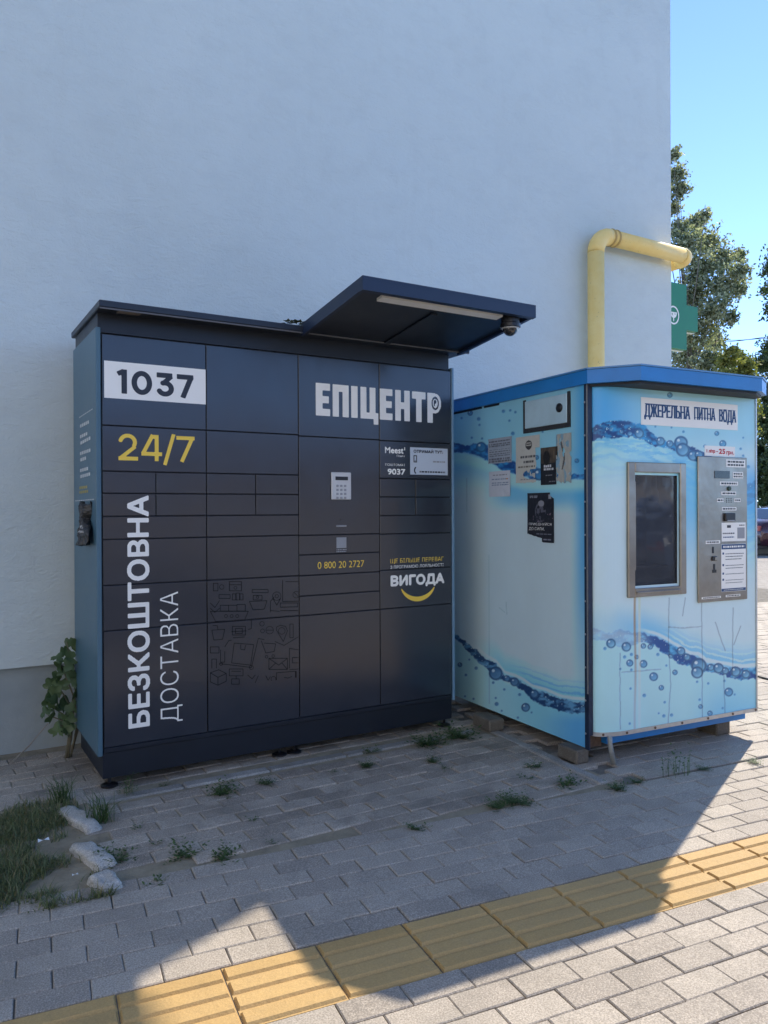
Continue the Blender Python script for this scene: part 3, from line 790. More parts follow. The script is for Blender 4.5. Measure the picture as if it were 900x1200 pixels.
mask_part('lettering', blocks(), LR(2.006, 2.926, 1.905, 2.141), LP, M_WHITE, locker, label='white block letters of the shop name')
text_part('lettering', 'Meest', LR(2.485, 2.626, 1.733, 1.777), LP, M_WHITE, locker, 26, 0.05)
panel('print_mark', LR(2.630, 2.636, 1.757, 1.777), 0.0012, M_WHITE, locker)
text_part('lettering', 'Пошта', LR(2.572, 2.633, 1.713, 1.729), LP, M_WHITE, locker, 14, 0.03)
text_part('lettering', 'ПОШТОМАТ', LR(2.487, 2.638, 1.655, 1.672), LP, M_WHITE, locker, 14, 0.04)
text_part('lettering', '9037', LR(2.504, 2.638, 1.600, 1.640), LP, M_WHITE, locker, 24, 0.06)
lab = panel('info_label', LR(2.674, 2.967, 1.605, 1.779), 0.0011, plain('label_grey', (0.56, 0.62, 0.68), 0.4, 0, 0.02), locker)
text_part('lettering', 'ОТРИМАЙ ТУТ:', LR(2.698, 2.930, 1.743, 1.771), LP, M_INKD, lab, 22, 0.06, off=0.002)
dash_part('small_print', LR(2.745, 2.945, 1.615, 1.633), LP, M_INKD, lab, 1, 0.002)
dash_part('small_print', LR(2.850, 2.945, 1.682, 1.700), LP, M_INKG, lab, 2, 0.002)
st = [([(2.702, 1.685), (2.722, 1.685), (2.722, 1.725), (2.702, 1.725), (2.702, 1.685)], 0.003), ([(2.709, 1.692), (2.715, 1.692)], 0.002), (arc(2.722, 1.632, 0.016, 0.020, 120, 240, 12), 0.0045)]
mask_part('pictogram', stroke_mask(st, 2.69, 2.74, 1.60, 1.74, 0.0012), LR(2.69, 2.74, 1.60, 1.74), LP, M_INKD, lab, 0.002)
text_part('lettering', '0 800 20 2727', LR(2.015, 2.336, 1.029, 1.073), LP, M_YEL, locker, 24, 0.03)
text_part('lettering', 'ЩЕ БІЛЬШЕ ПЕРЕВАГ', LR(2.521, 2.933, 1.036, 1.074), LP, M_YEL, locker, 22, 0.03)
text_part('lettering', 'З ПРОГРАМОЮ ЛОЯЛЬНОСТІ', LR(2.521, 2.933, 1.008, 1.030), LP, M_WHITE, locker, 16, 0.045)
text_part('lettering', 'ВИГОДА', LR(2.521, 2.940, 0.882, 0.970), LP, M_WHITE, locker, 34, 0.065)
sm = [(arc(2.729, 0.935, 0.140, 0.128, 208, 332, 40)[i:i+2], 0.002+0.013*math.sin(math.pi*min(1, max(0, (i+0.5)/40)))**0.7) for i in range(40)]
mask_part('smile', stroke_mask(sm, 2.58, 2.88, 0.77, 0.90, 0.003), LR(2.58, 2.88, 0.77, 0.90), LP, M_YEL, locker, label='yellow smiling arc under the lettering')
# keypad terminal
kp = part('keypad', MB().cbox(LX(2.108), LX(2.241), LY-0.012, LY+0.002, LZ(1.443), LZ(1.608), 0.004), plain('keypad_plastic', (0.62, 0.62, 0.61), 0.4, 0, 0.05), locker, label='pale keypad with small display')
part('screen', MB().cbox(LX(2.132), LX(2.217), LY-0.0135, LY-0.0115, LZ(1.560), LZ(1.582), 0.0005), M_BLACK, kp)
for i in range(4):
    for j in range(3):
        x, z = 2.137+0.026*j, 1.532-0.024*i
        part('key', MB().cbox(LX(x), LX(x+0.016), LY-0.0145, LY-0.0115, LZ(z-0.013), LZ(z), 0.001), M_INKG, kp)
part('pinhole_camera', MB().lathe((LX(2.174), LY-0.002, LZ(1.746)), [(0.004, 0), (0.004, 0.003)], (0, 1, 0), 10), M_BLACK, locker)
part('indicator', MB().lathe((LX(2.173), LY-0.002, LZ(1.322)), [(0.004, 0), (0.004, 0.003)], (0, 1, 0), 10), M_BLACK, locker)
part('slot_plate', MB().cbox(LX(2.142), LX(2.212), LY-0.003, LY+0.001, LZ(1.279), LZ(1.288), 0.001), M_INKG, locker)
qs = panel('sticker', LR(2.143, 2.211, 1.150, 1.215), 0.001, M_INKG, locker)
dash_part('small_print', LR(2.143, 2.211, 1.124, 1.146), LP, M_INKG, locker, 3, 0.0012, 2)
# thin line drawings on the second column
ic = lambda x, y: (lambda q: (q[0], q[2]))(P_y(210+x/5.625, 680+y/5.625, LY))
I = []
def pl(*p): I.append(([ic(*q) for q in p], 0.0017))
def rc(a, b, c, d): pl((a, b), (c, b), (c, d), (a, d), (a, b))
def ci_(x, y, r): I.append(([ic(x+r*math.cos(t), y+r*math.sin(t)) for t in np.linspace(0, 6.284, 16)], 0.0014))
pl((205, 205), (455, 205), (430, 262), (240, 272), (205, 205)); rc(270, 165, 325, 203); rc(325, 165, 380, 203); rc(380, 160, 435, 203)
for x in (308, 345, 382): ci_(x, 236, 10)
pl((205, 150), (235, 180), (265, 135)); pl((205, 185), (235, 212), (265, 185)); rc(350, 90, 372, 130); rc(375, 85, 397, 130); rc(400, 90, 420, 130)
pl((262, 95), (335, 95), (335, 120), (262, 120), (262, 95)); rc(225, 20, 255, 70); ci_(280, 45, 15); rc(330, 10, 410, 70); pl((330, 30), (410, 30)); ci_(370, 50, 10)
rc(480, 62, 585, 82); pl((462, 140), (578, 135), (560, 190), (485, 195), (462, 140)); rc(487, 100, 545, 130); ci_(515, 112, 8)
ci_(642, 105, 28); ci_(642, 105, 11); pl((615, 118), (642, 165), (668, 118)); pl((600, 210), (600, 140), (625, 110)); pl((665, 150), (780, 150), (780, 175), (665, 178), (665, 150)); pl((665, 200), (790, 200)); pl((600, 200), (660, 205))
pl((680, 0), (680, 140), (790, 138)); pl((700, 10), (785, 10), (785, 60)); ci_(770, 95, 22); pl((755, 80), (785, 110))
pl((215, 330), (300, 325), (285, 390), (228, 395), (215, 330)); pl((222, 300), (250, 300), (255, 325)); rc(350, 305, 436, 362); pl((345, 340), (440, 335)); rc(370, 318, 415, 352); pl((355, 380), (430, 375))
pl((455, 260), (475, 255), (475, 320), (455, 325)); ci_(545, 288, 15); ci_(595, 330, 25); pl((575, 330), (615, 330)); ci_(548, 335, 13)
pl((640, 330), (640, 310), (665, 298), (700, 305), (712, 335), (685, 405), (640, 330)); ci_(675, 335, 22); pl((630, 405), (690, 430), (740, 400), (790, 370)); rc(728, 290, 750, 380)
pl((362, 415), (490, 425), (470, 560), (345, 545), (362, 415)); pl((405, 425), (405, 455), (430, 460), (437, 430)); pl((268, 550), (475, 575), (520, 385), (560, 392)); ci_(475, 575, 13); ci_(275, 552, 10)
pl((300, 440), (325, 400), (345, 395)); pl((272, 460), (272, 540), (300, 540), (300, 470)); rc(205, 440, 262, 480); pl((215, 580), (215, 520), (245, 520), (245, 580))
pl((540, 400), (570, 480), (625, 470), (635, 420), (560, 415)); ci_(575, 505, 9); ci_(618, 500, 9); rc(590, 515, 712, 588); pl((590, 515), (655, 560), (712, 515)); pl((590, 588), (635, 545)); pl((712, 588), (675, 545))
pl((205, 610), (260, 590), (310, 615), (255, 640), (205, 610)); pl((205, 610), (205, 670), (255, 692), (310, 665), (310, 615)); pl((255, 640), (255, 692)); rc(330, 585, 420, 630); pl((345, 600), (405, 600)); rc(345, 650, 395, 685); pl((375, 630), (375, 650))
pl((725, 580), (725, 450), (792, 460)); rc(745, 510, 790, 545); pl((725, 590), (790, 585)); pl((640, 690), (640, 610), (765, 600), (765, 690)); pl((450, 625), (480, 650), (500, 625)); pl((520, 630), (500, 675)); pl((570, 630), (585, 660), (600, 635)); ci_(620, 650, 16); pl((535, 690), (640, 680)); pl((770, 600), (770, 700)); pl((690, 640), (715, 645), (740, 635))
XA, XB = LX(COLS[1])+0.006, LX(COLS[2])-0.006
MLINE = plain('door_line_print', (0.003, 0.004, 0.006), 0.7, 0, 0.1, spec=0.1)
for zlo, zhi in ((LZ(0.40), LZ(0.758)), (LZ(0.766), LZ(0.993))):
    mask_part('line_drawing', stroke_mask(I, XA, XB, zlo, zhi, 0.0022), (XA, XB, zlo, zhi), LP, MLINE, locker, 0.0006)
# printed lines on the left side panel (too small to read)
SP = Plane((XL, 0, 0), (0, -1, 0), (0, 0, 1), (-1, 0, 0))
def sb(px, w):
    out = []
    for (ua, va, ub, vb) in px:
        a, b = P_x(ua, va, XL), P_x(ub, vb, XL); n = max(2, int(abs(a[1]-b[1])/0.05))
        for i in range(n):
            f0, f1 = i/n, (i+0.78)/n
            out.append(([(-(a[1]+(b[1]-a[1])*f0), a[2]+(b[2]-a[2])*f0), (-(a[1]+(b[1]-a[1])*f1), a[2]+(b[2]-a[2])*f1)], w, False))
    return out
q = lambda x, y: (85+x/5.45, 460+y/5.45)
white = [(*q(50, 218), *q(108, 188)), (*q(50, 285), *q(98, 262)), (*q(52, 325), *q(118, 290)), (*q(50, 392), *q(118, 368)), (*q(52, 432), *q(90, 418)), (*q(50, 500), *q(103, 485)), (*q(52, 538), *q(116, 520))]
yel = [(*q(45, 610), *q(98, 602)), (*q(45, 638), *q(103, 630))]
rule = [(*q(45, 160), *q(132, 103)), (*q(20, 692), *q(140, 682))]
Y0, Y1 = -(LY+DEP), -(LY+0.03)
za, zb = P_x(105, 595, XL)[2], P_x(100, 470, XL)[2]
mask_part('small_print', stroke_mask(sb(white, 0.0085), Y0, Y1, za, zb, 0.004), (Y0, Y1, za, zb), SP, plain('faded_white', (0.62, 0.63, 0.62), 0.5), locker)
mask_part('small_print', stroke_mask(sb(yel, 0.007), Y0, Y1, za, zb, 0.004), (Y0, Y1, za, zb), SP, plain('print_dull_yellow', (0.42, 0.34, 0.10), 0.5), locker)
mask_part('printed_rule', stroke_mask([(a, 0.0025) for a, w, f in sb(rule, 0.002)], Y0, Y1, za, zb, 0.003), (Y0, Y1, za, zb), SP, MATS['faded_white'], locker)

# crumpled dark bag tied to the locker's side
bz1, bz0 = P_x(104, 590, XL)[2], P_x(104, 638, XL)[2]; by = P_x(104.5, 612, XL)[1]
nu, nv = 26, 44
V = np.zeros((nv, nu, 3)); Cc = np.zeros((nv, nu, 3))
for j in range(nv):
    t = j/(nv-1); z = bz1+(bz0-bz1)*t
    wdt = 0.145*(0.55*max(0, (0.34-t)/0.34)**0.7+0.20+0.85*sstep(0.33, 0.8, t)) if t < 2 else 0
    for i in range(nu):
        s = i/(nu-1)*2-1
        fold = 0.022*math.sin(s*9+t*4)+0.018*(fbm(s*3+5, t*7, 3)-0.5)*2
        V[j, i] = (XL-0.018-0.030*math.cos(s*1.5)*(0.4+t*0.6)-fold*0.8, by+s*wdt*0.85-0.02*math.sin(t*3), z+0.012*math.sin(s*4+t*9)*(1-t)+0.02*(fbm(s*2, t*3, 8)-.5))
        ink = 0.018+0.02*fbm(s*4, t*9, 4)
        if 0.52 < t < 0.60 and -0.3 < s < 0.5 and fbm(s*30, t*60, 2) > 0.42: ink = 0.5
        if 0.64 < t < 0.68 and -0.5 < s < 0.5 and fbm(s*40, t*60, 6) > 0.45: ink = 0.4
        Cc[j, i] = ink
bag = grid_print('crumpled_bag', V, Cc, ink_mat('bag_film', 0.28, 0.5, 60, 0.05), None, smooth=True)
sol = bag.modifiers.new('thickness', 'SOLIDIFY'); sol.thickness = 0.002
tag(bag, 'crumpled black plastic bag hanging on the left side of the locker', 'bag')

# ================================================================== THE WATER KIOSK
KC = np.array([3.0973, 3.0341]); KR = -0.0718
KX = np.array([math.cos(KR), math.sin(KR)]); KY = np.array([-math.sin(KR), math.cos(KR)])
FT = -0.074                                                # the front stands a little forward of the corner post
def K(s, t, z): p = KC+s*KX+t*KY; return np.array([p[0], p[1], z])
def KF(u, v):
    h = hit(u, v, (*KY, 0), KC@KY+FT); return np.array([(h[:2]-KC)@KX, h[2]])
def KS(u, v):
    h = hit(u, v, (*KX, 0), KC@KX); return np.array([(h[:2]-KC)@KY, h[2]])
def kloc(h): return np.array([(h[:2]-KC)@KX, (h[:2]-KC)@KY])
kiosk = thing('water_kiosk', (KC[0], KC[1], 0), 'light blue drinking water vending kiosk printed with waves and bubbles', 'kiosk', KR)
def kbox(s0, s1, t0, t1, z0, z1, c=None):
    m = MB().box(s0, s1, t0, t1, z0, z1) if c is None else MB().cbox(s0, s1, t0, t1, z0, z1, c)
    m.v = [tuple(K(*q)) for q in m.v]; return m
KFP = Plane(K(0, FT, 0), (KX[0], KX[1], 0), (0, 0, 1), (-KY[0], -KY[1], 0))
KSP = Plane(K(0, 0, 0), (-KY[0], -KY[1], 0), (0, 0, 1), (-KX[0], -KX[1], 0))     # x runs from back to front
SRT = KF(885.6, 640)[0]
ZTOPK = 2.075; ZFB = KF(800, 848)[1]; ZSB = 0.078; TB = 1.42

TINT = np.array([1.55, 1.34, 1.14])                  # ink as it is, without the blue of the shade
def col3(*c): return lin(c)*TINT
def mixc(a, b, f): return a*(1-f[..., None])+b*f[..., None]
def bubbles(C, u, v, lst, dark=(25, 95, 150), lite=(150, 215, 240)):
    for (bu, bv, r) in lst:
        d = np.hypot(u-bu, v-bv)/r; e = 0.55/r
        sh = np.clip(0.5+0.45*(v-bv)/r+0.35*(u-bu)/r, 0, 1)           # light gathers on the far side of a drop
        body = mixc(col3(*dark)+0*C, col3(*lite)+0*C, 0.15+0.55*sh**1.6)
        C = mixc(C, body, 0.9*sstep(1+e, 1-e, d))
        if r > 2.4:
            C = mixc(C, col3(*dark)*0.6+0*C, 0.8*sstep(0.16+e, 0.05, np.abs(d-0.88)))
            hl = np.hypot(u-bu+0.36*r, v-bv+0.38*r)/r
            C = mixc(C, col3(232, 246, 250)+0*C, sstep(0.26, 0.12, hl)*0.95)
    return C
def band(u, v, xs, tops, bots, soft=0.7):
    t, b = np.interp(u, xs, tops), np.interp(u, xs, bots)
    wob = (fbm(u*0.22, v*0.22, 2)-0.47)*6
    return sstep(-soft, soft, v+wob-t)*sstep(soft, -soft, v+wob-b), t, b
def front_ink(u, v):
    one = np.ones_like(u)
    C = np.zeros(u.shape+(3,))+col3(186, 213, 226)
    top = mixc(col3(62, 160, 222)+0*C, col3(150, 203, 228)+0*C, sstep(690, 790, u))
    C = mixc(C, top, sstep(545, 505, v))
    w1x = [685, 700, 720, 740, 755, 768, 785, 800, 815, 832, 860, 876, 890]; w1t = [507, 497, 492, 494, 498, 511, 519, 518, 526, 534, 560, 566, 560]; w1b = [520, 514, 513, 512, 516, 523, 525, 533, 541, 549, 590, 592, 585]
    tt = np.interp(u, w1x, w1t)
    under = sstep(0, 10, v-tt)*sstep(95, 25, v-tt-np.clip((u-780)*0.35, 0, 30))
    C = mixc(C, col3(120, 196, 222)+0*C, under*0.75)
    str_ = np.clip(np.sin((v-tt)*0.55+2.2*fbm(u*0.03, v*0.1, 4)*6)*0.5+0.5, 0, 1)
    C = mixc(C, col3(186, 228, 240)+0*C, under*str_*0.55*sstep(5, 14, v-tt))
    C = mixc(C, col3(70, 165, 205)+0*C, under*(fbm(u*0.05, v*0.22, 9) > 0.55)*0.45*sstep(60, 20, v-tt))
    C = mixc(C, col3(84, 176, 228)+0*C, 0.75*sstep(26, 6, np.abs(u-811))*sstep(520, 560, v)*sstep(690, 590, v))
    C = mixc(C, col3(70, 165, 225)+0*C, 0.8*sstep(862, 880, u)*sstep(530, 565, v)*sstep(660, 590, v))
    m, t, b = band(u, v, w1x, w1t, w1b)
    f = fbm(u*0.15, v*0.26, 3)
    dark = mixc(col3(6, 64, 122)+0*C, col3(44, 146, 200)+0*C, np.clip((f-0.42)*4.0, 0, 1))
    dark = mixc(dark, col3(190, 228, 240)+0*C, 0.8*(fbm(u*0.55, v*0.6, 8) > 0.72))
    C = mixc(C, dark, m*(1-0.5*sstep(835, 860, u)))
    C = bubbles(C, u, v, [(749, 508, 5.5), (774, 517, 5), (785, 520, 4), (798, 519, 8), (800, 527, 8), (812, 534, 6), (819, 533, 5), (728, 506, 2.5), (716, 503, 2), (738, 508, 2.2)])
    C = bubbles(C, u, v, [(785, 463, 3), (768, 500, 1.3), (787, 501, 1.2), (801, 506, 1.6), (840, 508, 2.6), (847, 520, 4), (826, 523, 2), (871, 513, 1.2), (868, 526, 1.5), (871, 534, 1.5), (877, 547, 2), (873, 555, 1.2)], (40, 115, 165), (95, 175, 210))
    # lower wave
    xs = [685, 700, 712, 725, 740, 755, 768, 782, 796, 808, 818, 828, 840, 852, 870, 890]
    ts = [738, 737, 742, 737, 741, 742, 746, 752, 761, 768, 770, 778, 779, 781, 784, 782]
    bs = [752, 750, 752, 758, 757, 752, 758, 768, 778, 781, 792, 786, 788, 793, 797, 795]
    tt = np.interp(u, xs, ts)
    C = mixc(C, col3(104, 182, 226)+0*C, 0.85*sstep(-36, -4, v-tt)*sstep(8, -2, v-tt)*(0.35+0.65*sstep(700, 760, u)))
    C = mixc(C, col3(165, 212, 236)+0*C, sstep(2, 12, v-tt))
    C = mixc(C, col3(100, 180, 228)+0*C, 0.8*sstep(800, 850, u)*sstep(770, 850, v))
    rip = np.sin((v-tt)*0.9+fbm(u*0.04, v*0.05, 5)*9)
    C = mixc(C, col3(205, 232, 242)+0*C, 0.6*(rip > 0.55)*sstep(-30, -6, v-tt)*sstep(2, -4, v-tt)*sstep(770, 800, u))
    C = mixc(C, col3(225, 240, 245)+0*C, 0.8*sstep(3, 0.5, np.abs(v-tt+2.5+2*fbm(u*.1, v*.1, 1)))*sstep(740, 775, u))
    m, t, b = band(u, v, xs, ts, bs)
    f = fbm(u*0.15, v*0.26, 13)
    dk = mixc(col3(6, 74, 140)+0*C, col3(84, 168, 210)+0*C, np.clip((f-0.42)*4.5, 0, 1))
    dk = mixc(dk, col3(200, 232, 242)+0*C, 0.8*(fbm(u*0.55, v*0.6, 18) > 0.73))
    C = mixc(C, dk, m*(0.35+0.65*sstep(735, 770, u)))
    C = bubbles(C, u, v, [(716, 754, 5.5), (734, 758, 5.5), (754, 757, 3), (762, 758, 3), (786, 769, 2.5), (798, 763, 5), (805, 770, 4), (819, 780, 9), (817, 788, 7), (833, 782, 4), (842, 783, 6), (862, 787, 6), (874, 790, 5), (850, 786, 4)])
    C = bubbles(C, u, v, [(738, 777, 4), (754, 778, 4.5), (766, 793, 5), (732, 770, 2), (740, 767, 2), (746, 770, 2.5), (727, 784, 1.4), (740, 785, 1.6), (771, 767, 2), (791, 788, 3), (781, 780, 1.4), (775, 806, 3), (755, 815, 2.2), (779, 823, 1.6), (739, 807, 1.5), (772, 836, 1.2), (778, 839, 2), (787, 838, 2), (738, 848, 1.5), (817, 799, 1.5), (830, 801, 1.5), (849, 798, 1.5), (820, 820, 1.6), (821, 828, 2.5), (832, 836, 3), (854, 811, 5), (861, 814, 1.3), (847, 830, 1.5), (709, 760, 2)], (40, 110, 165), (110, 185, 220))
    # seams and creases in the film, rust run below the window
    for pts in ([(726.5, 765), (727, 855)], [(784, 700), (783.5, 755), (786, 800), (783, 850)], [(822, 700), (823, 770), (823, 842)], [(859, 712), (858.5, 790)], [(728, 788), (775, 784)], [(783, 735), (803, 736), (822, 734)], [(838, 729), (850, 763)], [(868, 733), (860, 756)], [(803, 700), (800, 722)], [(848, 790), (850, 838)]):
        for (a, b_), (c, d) in zip(pts[:-1], pts[1:]):
            L = math.hypot(c-a, d-b_); tx, ty = (c-a)/L, (d-b_)/L; al = (u-a)*tx+(v-b_)*ty; pe = np.abs(-(u-a)*ty+(v-b_)*tx+(fbm(al*.2, 0*al, 3)-.5))
            C = mixc(C, C*0.45, 0.75*sstep(0.95, 0.3, pe)*(al > 0)*(al < L))
    run = sstep(2.0, 0.6, np.abs(u-744.2-0.5*np.sin(v*0.05)))*sstep(694, 700, v)*(0.9-0.5*sstep(720, 850, v))
    C = mixc(C, col3(150, 118, 60)+0*C, run*0.85)
    run2 = sstep(2.2, 0.8, np.abs(u-749.3))*sstep(697, 702, v)*(0.6-0.3*sstep(720, 850, v))
    C = mixc(C, col3(205, 205, 170)+0*C, run2)
    C = np.minimum(C*np.array([0.86, 0.96, 1.06]), np.array([0.68, 0.84, 0.86]))*(0.96+0.08*fbm(u*0.03, v*0.012, 21)[..., None])
    return C
def side_ink(u, v):
    C = np.zeros(u.shape+(3,))+col3(176, 205, 212)
    C = mixc(C, col3(112, 178, 208)+0*C, sstep(600, 520, v)*0.85)
    C = mixc(C, col3(92, 165, 205)+0*C, 0.7*sstep(575, 540, v)*sstep(520, 545, v))
    C = mixc(C, col3(52, 150, 212)+0*C, 0.85*sstep(665, 684, u)*sstep(900, 640, v))
    C = mixc(C, col3(62, 158, 215)+0*C, 0.75*sstep(562, 574, v)*sstep(606, 582, v)*sstep(560, 600, u))
    # upper wave
    xs = [525, 545, 562, 575, 590, 605, 615, 630, 650, 700]; ts = [517, 521, 519, 523, 536, 542, 546, 547, 556, 556]; bs = [529, 531, 536, 541, 552, 556, 560, 562, 562, 560]
    m, t, b = band(u, v, xs, ts, bs); f = fbm(u*0.15, v*0.2, 7)
    C = mixc(C, col3(150, 205, 220)+0*C, 0.8*sstep(-1, 3, v-b)*sstep(20, 6, v-b))
    C = mixc(C, mixc(col3(10, 62, 124)+0*C, col3(46, 132, 190)+0*C, np.clip((fbm(u*0.15, v*0.26, 7)-.42)*4.0, 0, 1)), m)
    C = bubbles(C, u, v, [(551, 484, 3), (561, 491, 2.2), (562, 498, 1.4), (590, 482, 2), (598, 481, 1.5), (604, 483, 1.5), (597, 493, 1.4), (601, 508, 2.2), (553, 513, 1.4), (565, 514, 1.4), (541, 490, 1.4), (564, 524, 6), (629, 536, 2.5), (676, 540, 2.5), (636, 506, 1.3), (620, 552, 5), (632, 556, 7)], (25, 90, 145), (70, 145, 190))
    # lower wave
    xs = [530, 536, 545, 556, 570, 582, 592, 604, 615, 625, 640, 655, 670, 690]; ts = [741, 745, 751, 760, 772, 779, 792, 796, 801, 808, 812, 819, 822, 823]; bs = [745, 750, 760, 772, 783, 797, 798, 804, 812, 823, 827, 833, 836, 834]
    tt = np.interp(u, xs, ts)
    C = mixc(C, col3(106, 182, 218)+0*C, 0.85*sstep(-34, -6, v-tt)*sstep(4, -2, v-tt)*sstep(548, 600, u))
    C = mixc(C, col3(120, 184, 214)+0*C, sstep(2, 12, v-tt)*(0.55+0.45*sstep(560, 640, u)))
    C = mixc(C, col3(60, 142, 202)+0*C, 0.75*sstep(620, 680, u)*sstep(826, 850, v))
    rip = np.sin((v-tt*0.72)*0.9+fbm(u*0.04, v*0.05, 5)*8)
    C = mixc(C, col3(60, 140, 190)+0*C, 0.5*(rip > 0.5)*sstep(-32, -10, v-tt)*sstep(2, -4, v-tt)*sstep(590, 630, u))
    C = mixc(C, col3(200, 228, 236)+0*C, 0.75*sstep(2.6, 0.6, np.abs(v-tt+3+2*fbm(u*.1, v*.1, 1)))*sstep(548, 565, u))
    m, t, b = band(u, v, xs, ts, bs); f = fbm(u*0.16, v*0.2, 31)
    f = fbm(u*0.17, v*0.26, 31)
    C = mixc(C, mixc(col3(16, 56, 100)+0*C, col3(84, 140, 178)+0*C, np.clip((f-.44)*4.5, 0, 1)), m)
    C = mixc(C, col3(190, 220, 232)+0*C, 0.7*m*(fbm(u*0.6, v*0.6, 19) > 0.73))
    C = bubbles(C, u, v, [(581, 789, 8), (594, 795, 3.5), (603, 799, 5), (626, 813, 5), (616, 829, 5)], (28, 78, 126), (110, 160, 195))
    C = bubbles(C, u, v, [(553, 767, 1.6), (550, 773, 1.2), (558, 783, 2), (546, 791, 1.6), (578, 800, 1.6), (591, 808, 1.5), (609, 814, 1.8), (581, 818, 1.3), (582, 825, 2.4), (588, 833, 1.2), (607, 841, 1.4), (623, 835, 1.2), (555, 819, 1.4), (539, 779, 2.6), (545, 816, 1.2)], (30, 84, 130), (80, 140, 180))
    for a, b_, c, d in ((573, 650, 573.5, 825), (593, 705, 594, 720), (585, 712, 592, 718), (547, 560, 547, 600)):
        L = math.hypot(c-a, d-b_); tx, ty = (c-a)/L, (d-b_)/L; al = (u-a)*tx+(v-b_)*ty; pe = np.abs(-(u-a)*ty+(v-b_)*tx)
        C = mixc(C, C*0.55, 0.6*sstep(0.9, 0.25, pe)*(al > 0)*(al < L))
    return np.minimum(C*np.array([0.98, 1.06, 1.16]), np.array([0.64, 0.78, 0.79]))*(0.95+0.1*fbm(u*0.04, v*0.012, 23)[..., None])
def pj(P):
    q = P-np.array([0, 0, CAM_H]); d = q@_fw
    return 450+F_PX*(q@_rt)/d, 600-F_PX*(q@_up)/d
M_INK = ink_mat('kiosk_vinyl_print', 0.33, 0.12, 3.0, 0.10)
# openings: the dispensing window
w_in = (*KF(742.3, 620)[:1], *KF(795.2, 620)[:1], KF(768, 688)[1], KF(768, 554)[1])
w_out = (KF(734.2, 620)[0], KF(802.2, 620)[0], KF(768, 698)[1], KF(768, 542.3)[1])
# front panel, bent round at its left edge
path = [(0.225-0.195*math.sin(a_), FT+0.078*(1-math.cos(a_))) for a_ in np.linspace(math.pi/2, 0, 15)]
_pa = np.array(path); _pl = np.concatenate([[0], np.cumsum(np.hypot(*np.diff(_pa, axis=0).T))]); _q = np.linspace(0, _pl[-1], 62)
ss = np.concatenate([np.stack([np.interp(_q, _pl, _pa[:, 0]), np.interp(_q, _pl, _pa[:, 1])], 1), np.stack([np.linspace(0.232, SRT, 300), np.full(300, FT)], 1)])
NZ = 460; zz = np.linspace(ZFB, ZTOPK, NZ)
Pg = np.zeros((NZ, len(ss), 3)); Pg[..., :2] = (KC+ss[:, :1]*KX+ss[:, 1:]*KY)[None]; Pg[..., 2] = zz[:, None]
dent = (fbm(ss[:, 0][None]*5+0*zz[:, None], zz[:, None]*2.5+0*ss[:, 0][None], 41)-0.47)*0.006
Pg[..., 0] -= KY[0]*dent; Pg[..., 1] -= KY[1]*dent
uu, vv = pj(Pg)
keep = ~((ss[None, :-1, 0] > w_in[0]+0.01) & (ss[None, 1:, 0] < w_in[1]-0.01) & (zz[:-1, None] > w_in[2]+0.01) & (zz[1:, None] < w_in[3]-0.01))
fp = grid_print('front_panel', Pg, front_ink(uu, vv), M_INK, kiosk, keep, True)
fp['label'] = 'front panel printed with blue waves and bubbles, rust run below the window'
# left side panel
NT = 230; tt_ = np.linspace(TB, 0.012, NT); zs = np.linspace(ZSB, ZTOPK, 430)
Pg = np.zeros((430, NT, 3)); Pg[..., :2] = (KC+tt_[:, None]*KY)[None]; Pg[..., 2] = zs[:, None]
dent = (fbm(tt_[None]*4+0*zs[:, None], zs[:, None]*2+0*tt_[None], 51)-0.47)*0.006
Pg[..., 0] -= KX[0]*dent; Pg[..., 1] -= KX[1]*dent
uu, vv = pj(Pg)
part_side = grid_print('side_panel', Pg, side_ink(uu, vv), M_INK, kiosk, None, True)
# carcass behind the printed skins
M_KBLUE = plain('kiosk_blue_paint', (0.018, 0.20, 0.52), 0.38, 0, 0.15, 4, 0.1, 120)
M_KPALE = plain('kiosk_pale_blue', (0.36, 0.55, 0.66), 0.45, 0, 0.1)
part('right_wall', kbox(SRT-0.03, SRT-0.002, FT+0.006, TB, ZFB+0.004, ZTOPK-0.002), M_KPALE, kiosk)
part('back_wall', kbox(0.01, SRT-0.031, TB-0.03, TB, ZSB+0.03, ZTOPK-0.002), M_KPALE, kiosk)
part('floor_pan', kbox(0.012, SRT-0.032, 0.02, TB-0.031, ZSB+0.02, ZSB+0.06), M_IRON, kiosk)
part('inner_wall', kbox(0.012, 0.03, 0.02, TB-0.032, ZSB+0.062, ZTOPK-0.004), M_KPALE, kiosk)
# worn corner angle with screws
M_TRIM = plain('corner_trim_navy', (0.018, 0.032, 0.065), 0.5, 0.2, 0.4, 25, 0.2)
M_ALU = plain('aluminium_trim', (0.52, 0.52, 0.51), 0.38, 0.75, 0.15, 30, 0.2)
ct = part('corner_trim', kbox(-0.006, 0.004, -0.020, 0.011, ZSB-0.004, ZTOPK-0.004).add(kbox(0.0045, 0.0285, -0.014, -0.004, ZFB, ZTOPK-0.006).v, [(0, 3, 2, 1), (4, 5, 6, 7), (0, 1, 5, 4), (1, 2, 6, 5), (2, 3, 7, 6), (3, 0, 4, 7)]), M_TRIM, kiosk)
part('trim_strip', kbox(-0.0075, -0.0062, -0.018, -0.008, ZSB+0.3, ZTOPK-0.02), M_ALU, ct)
for i in range(11):
    z = 0.16+i*0.18; q = K(-0.0075, 0.003, z)
    part('screw', MB().lathe(q, [(0.006, 0), (0.005, 0.003)], (-KX[0], -KX[1], 0), 8), M_ALU, ct)
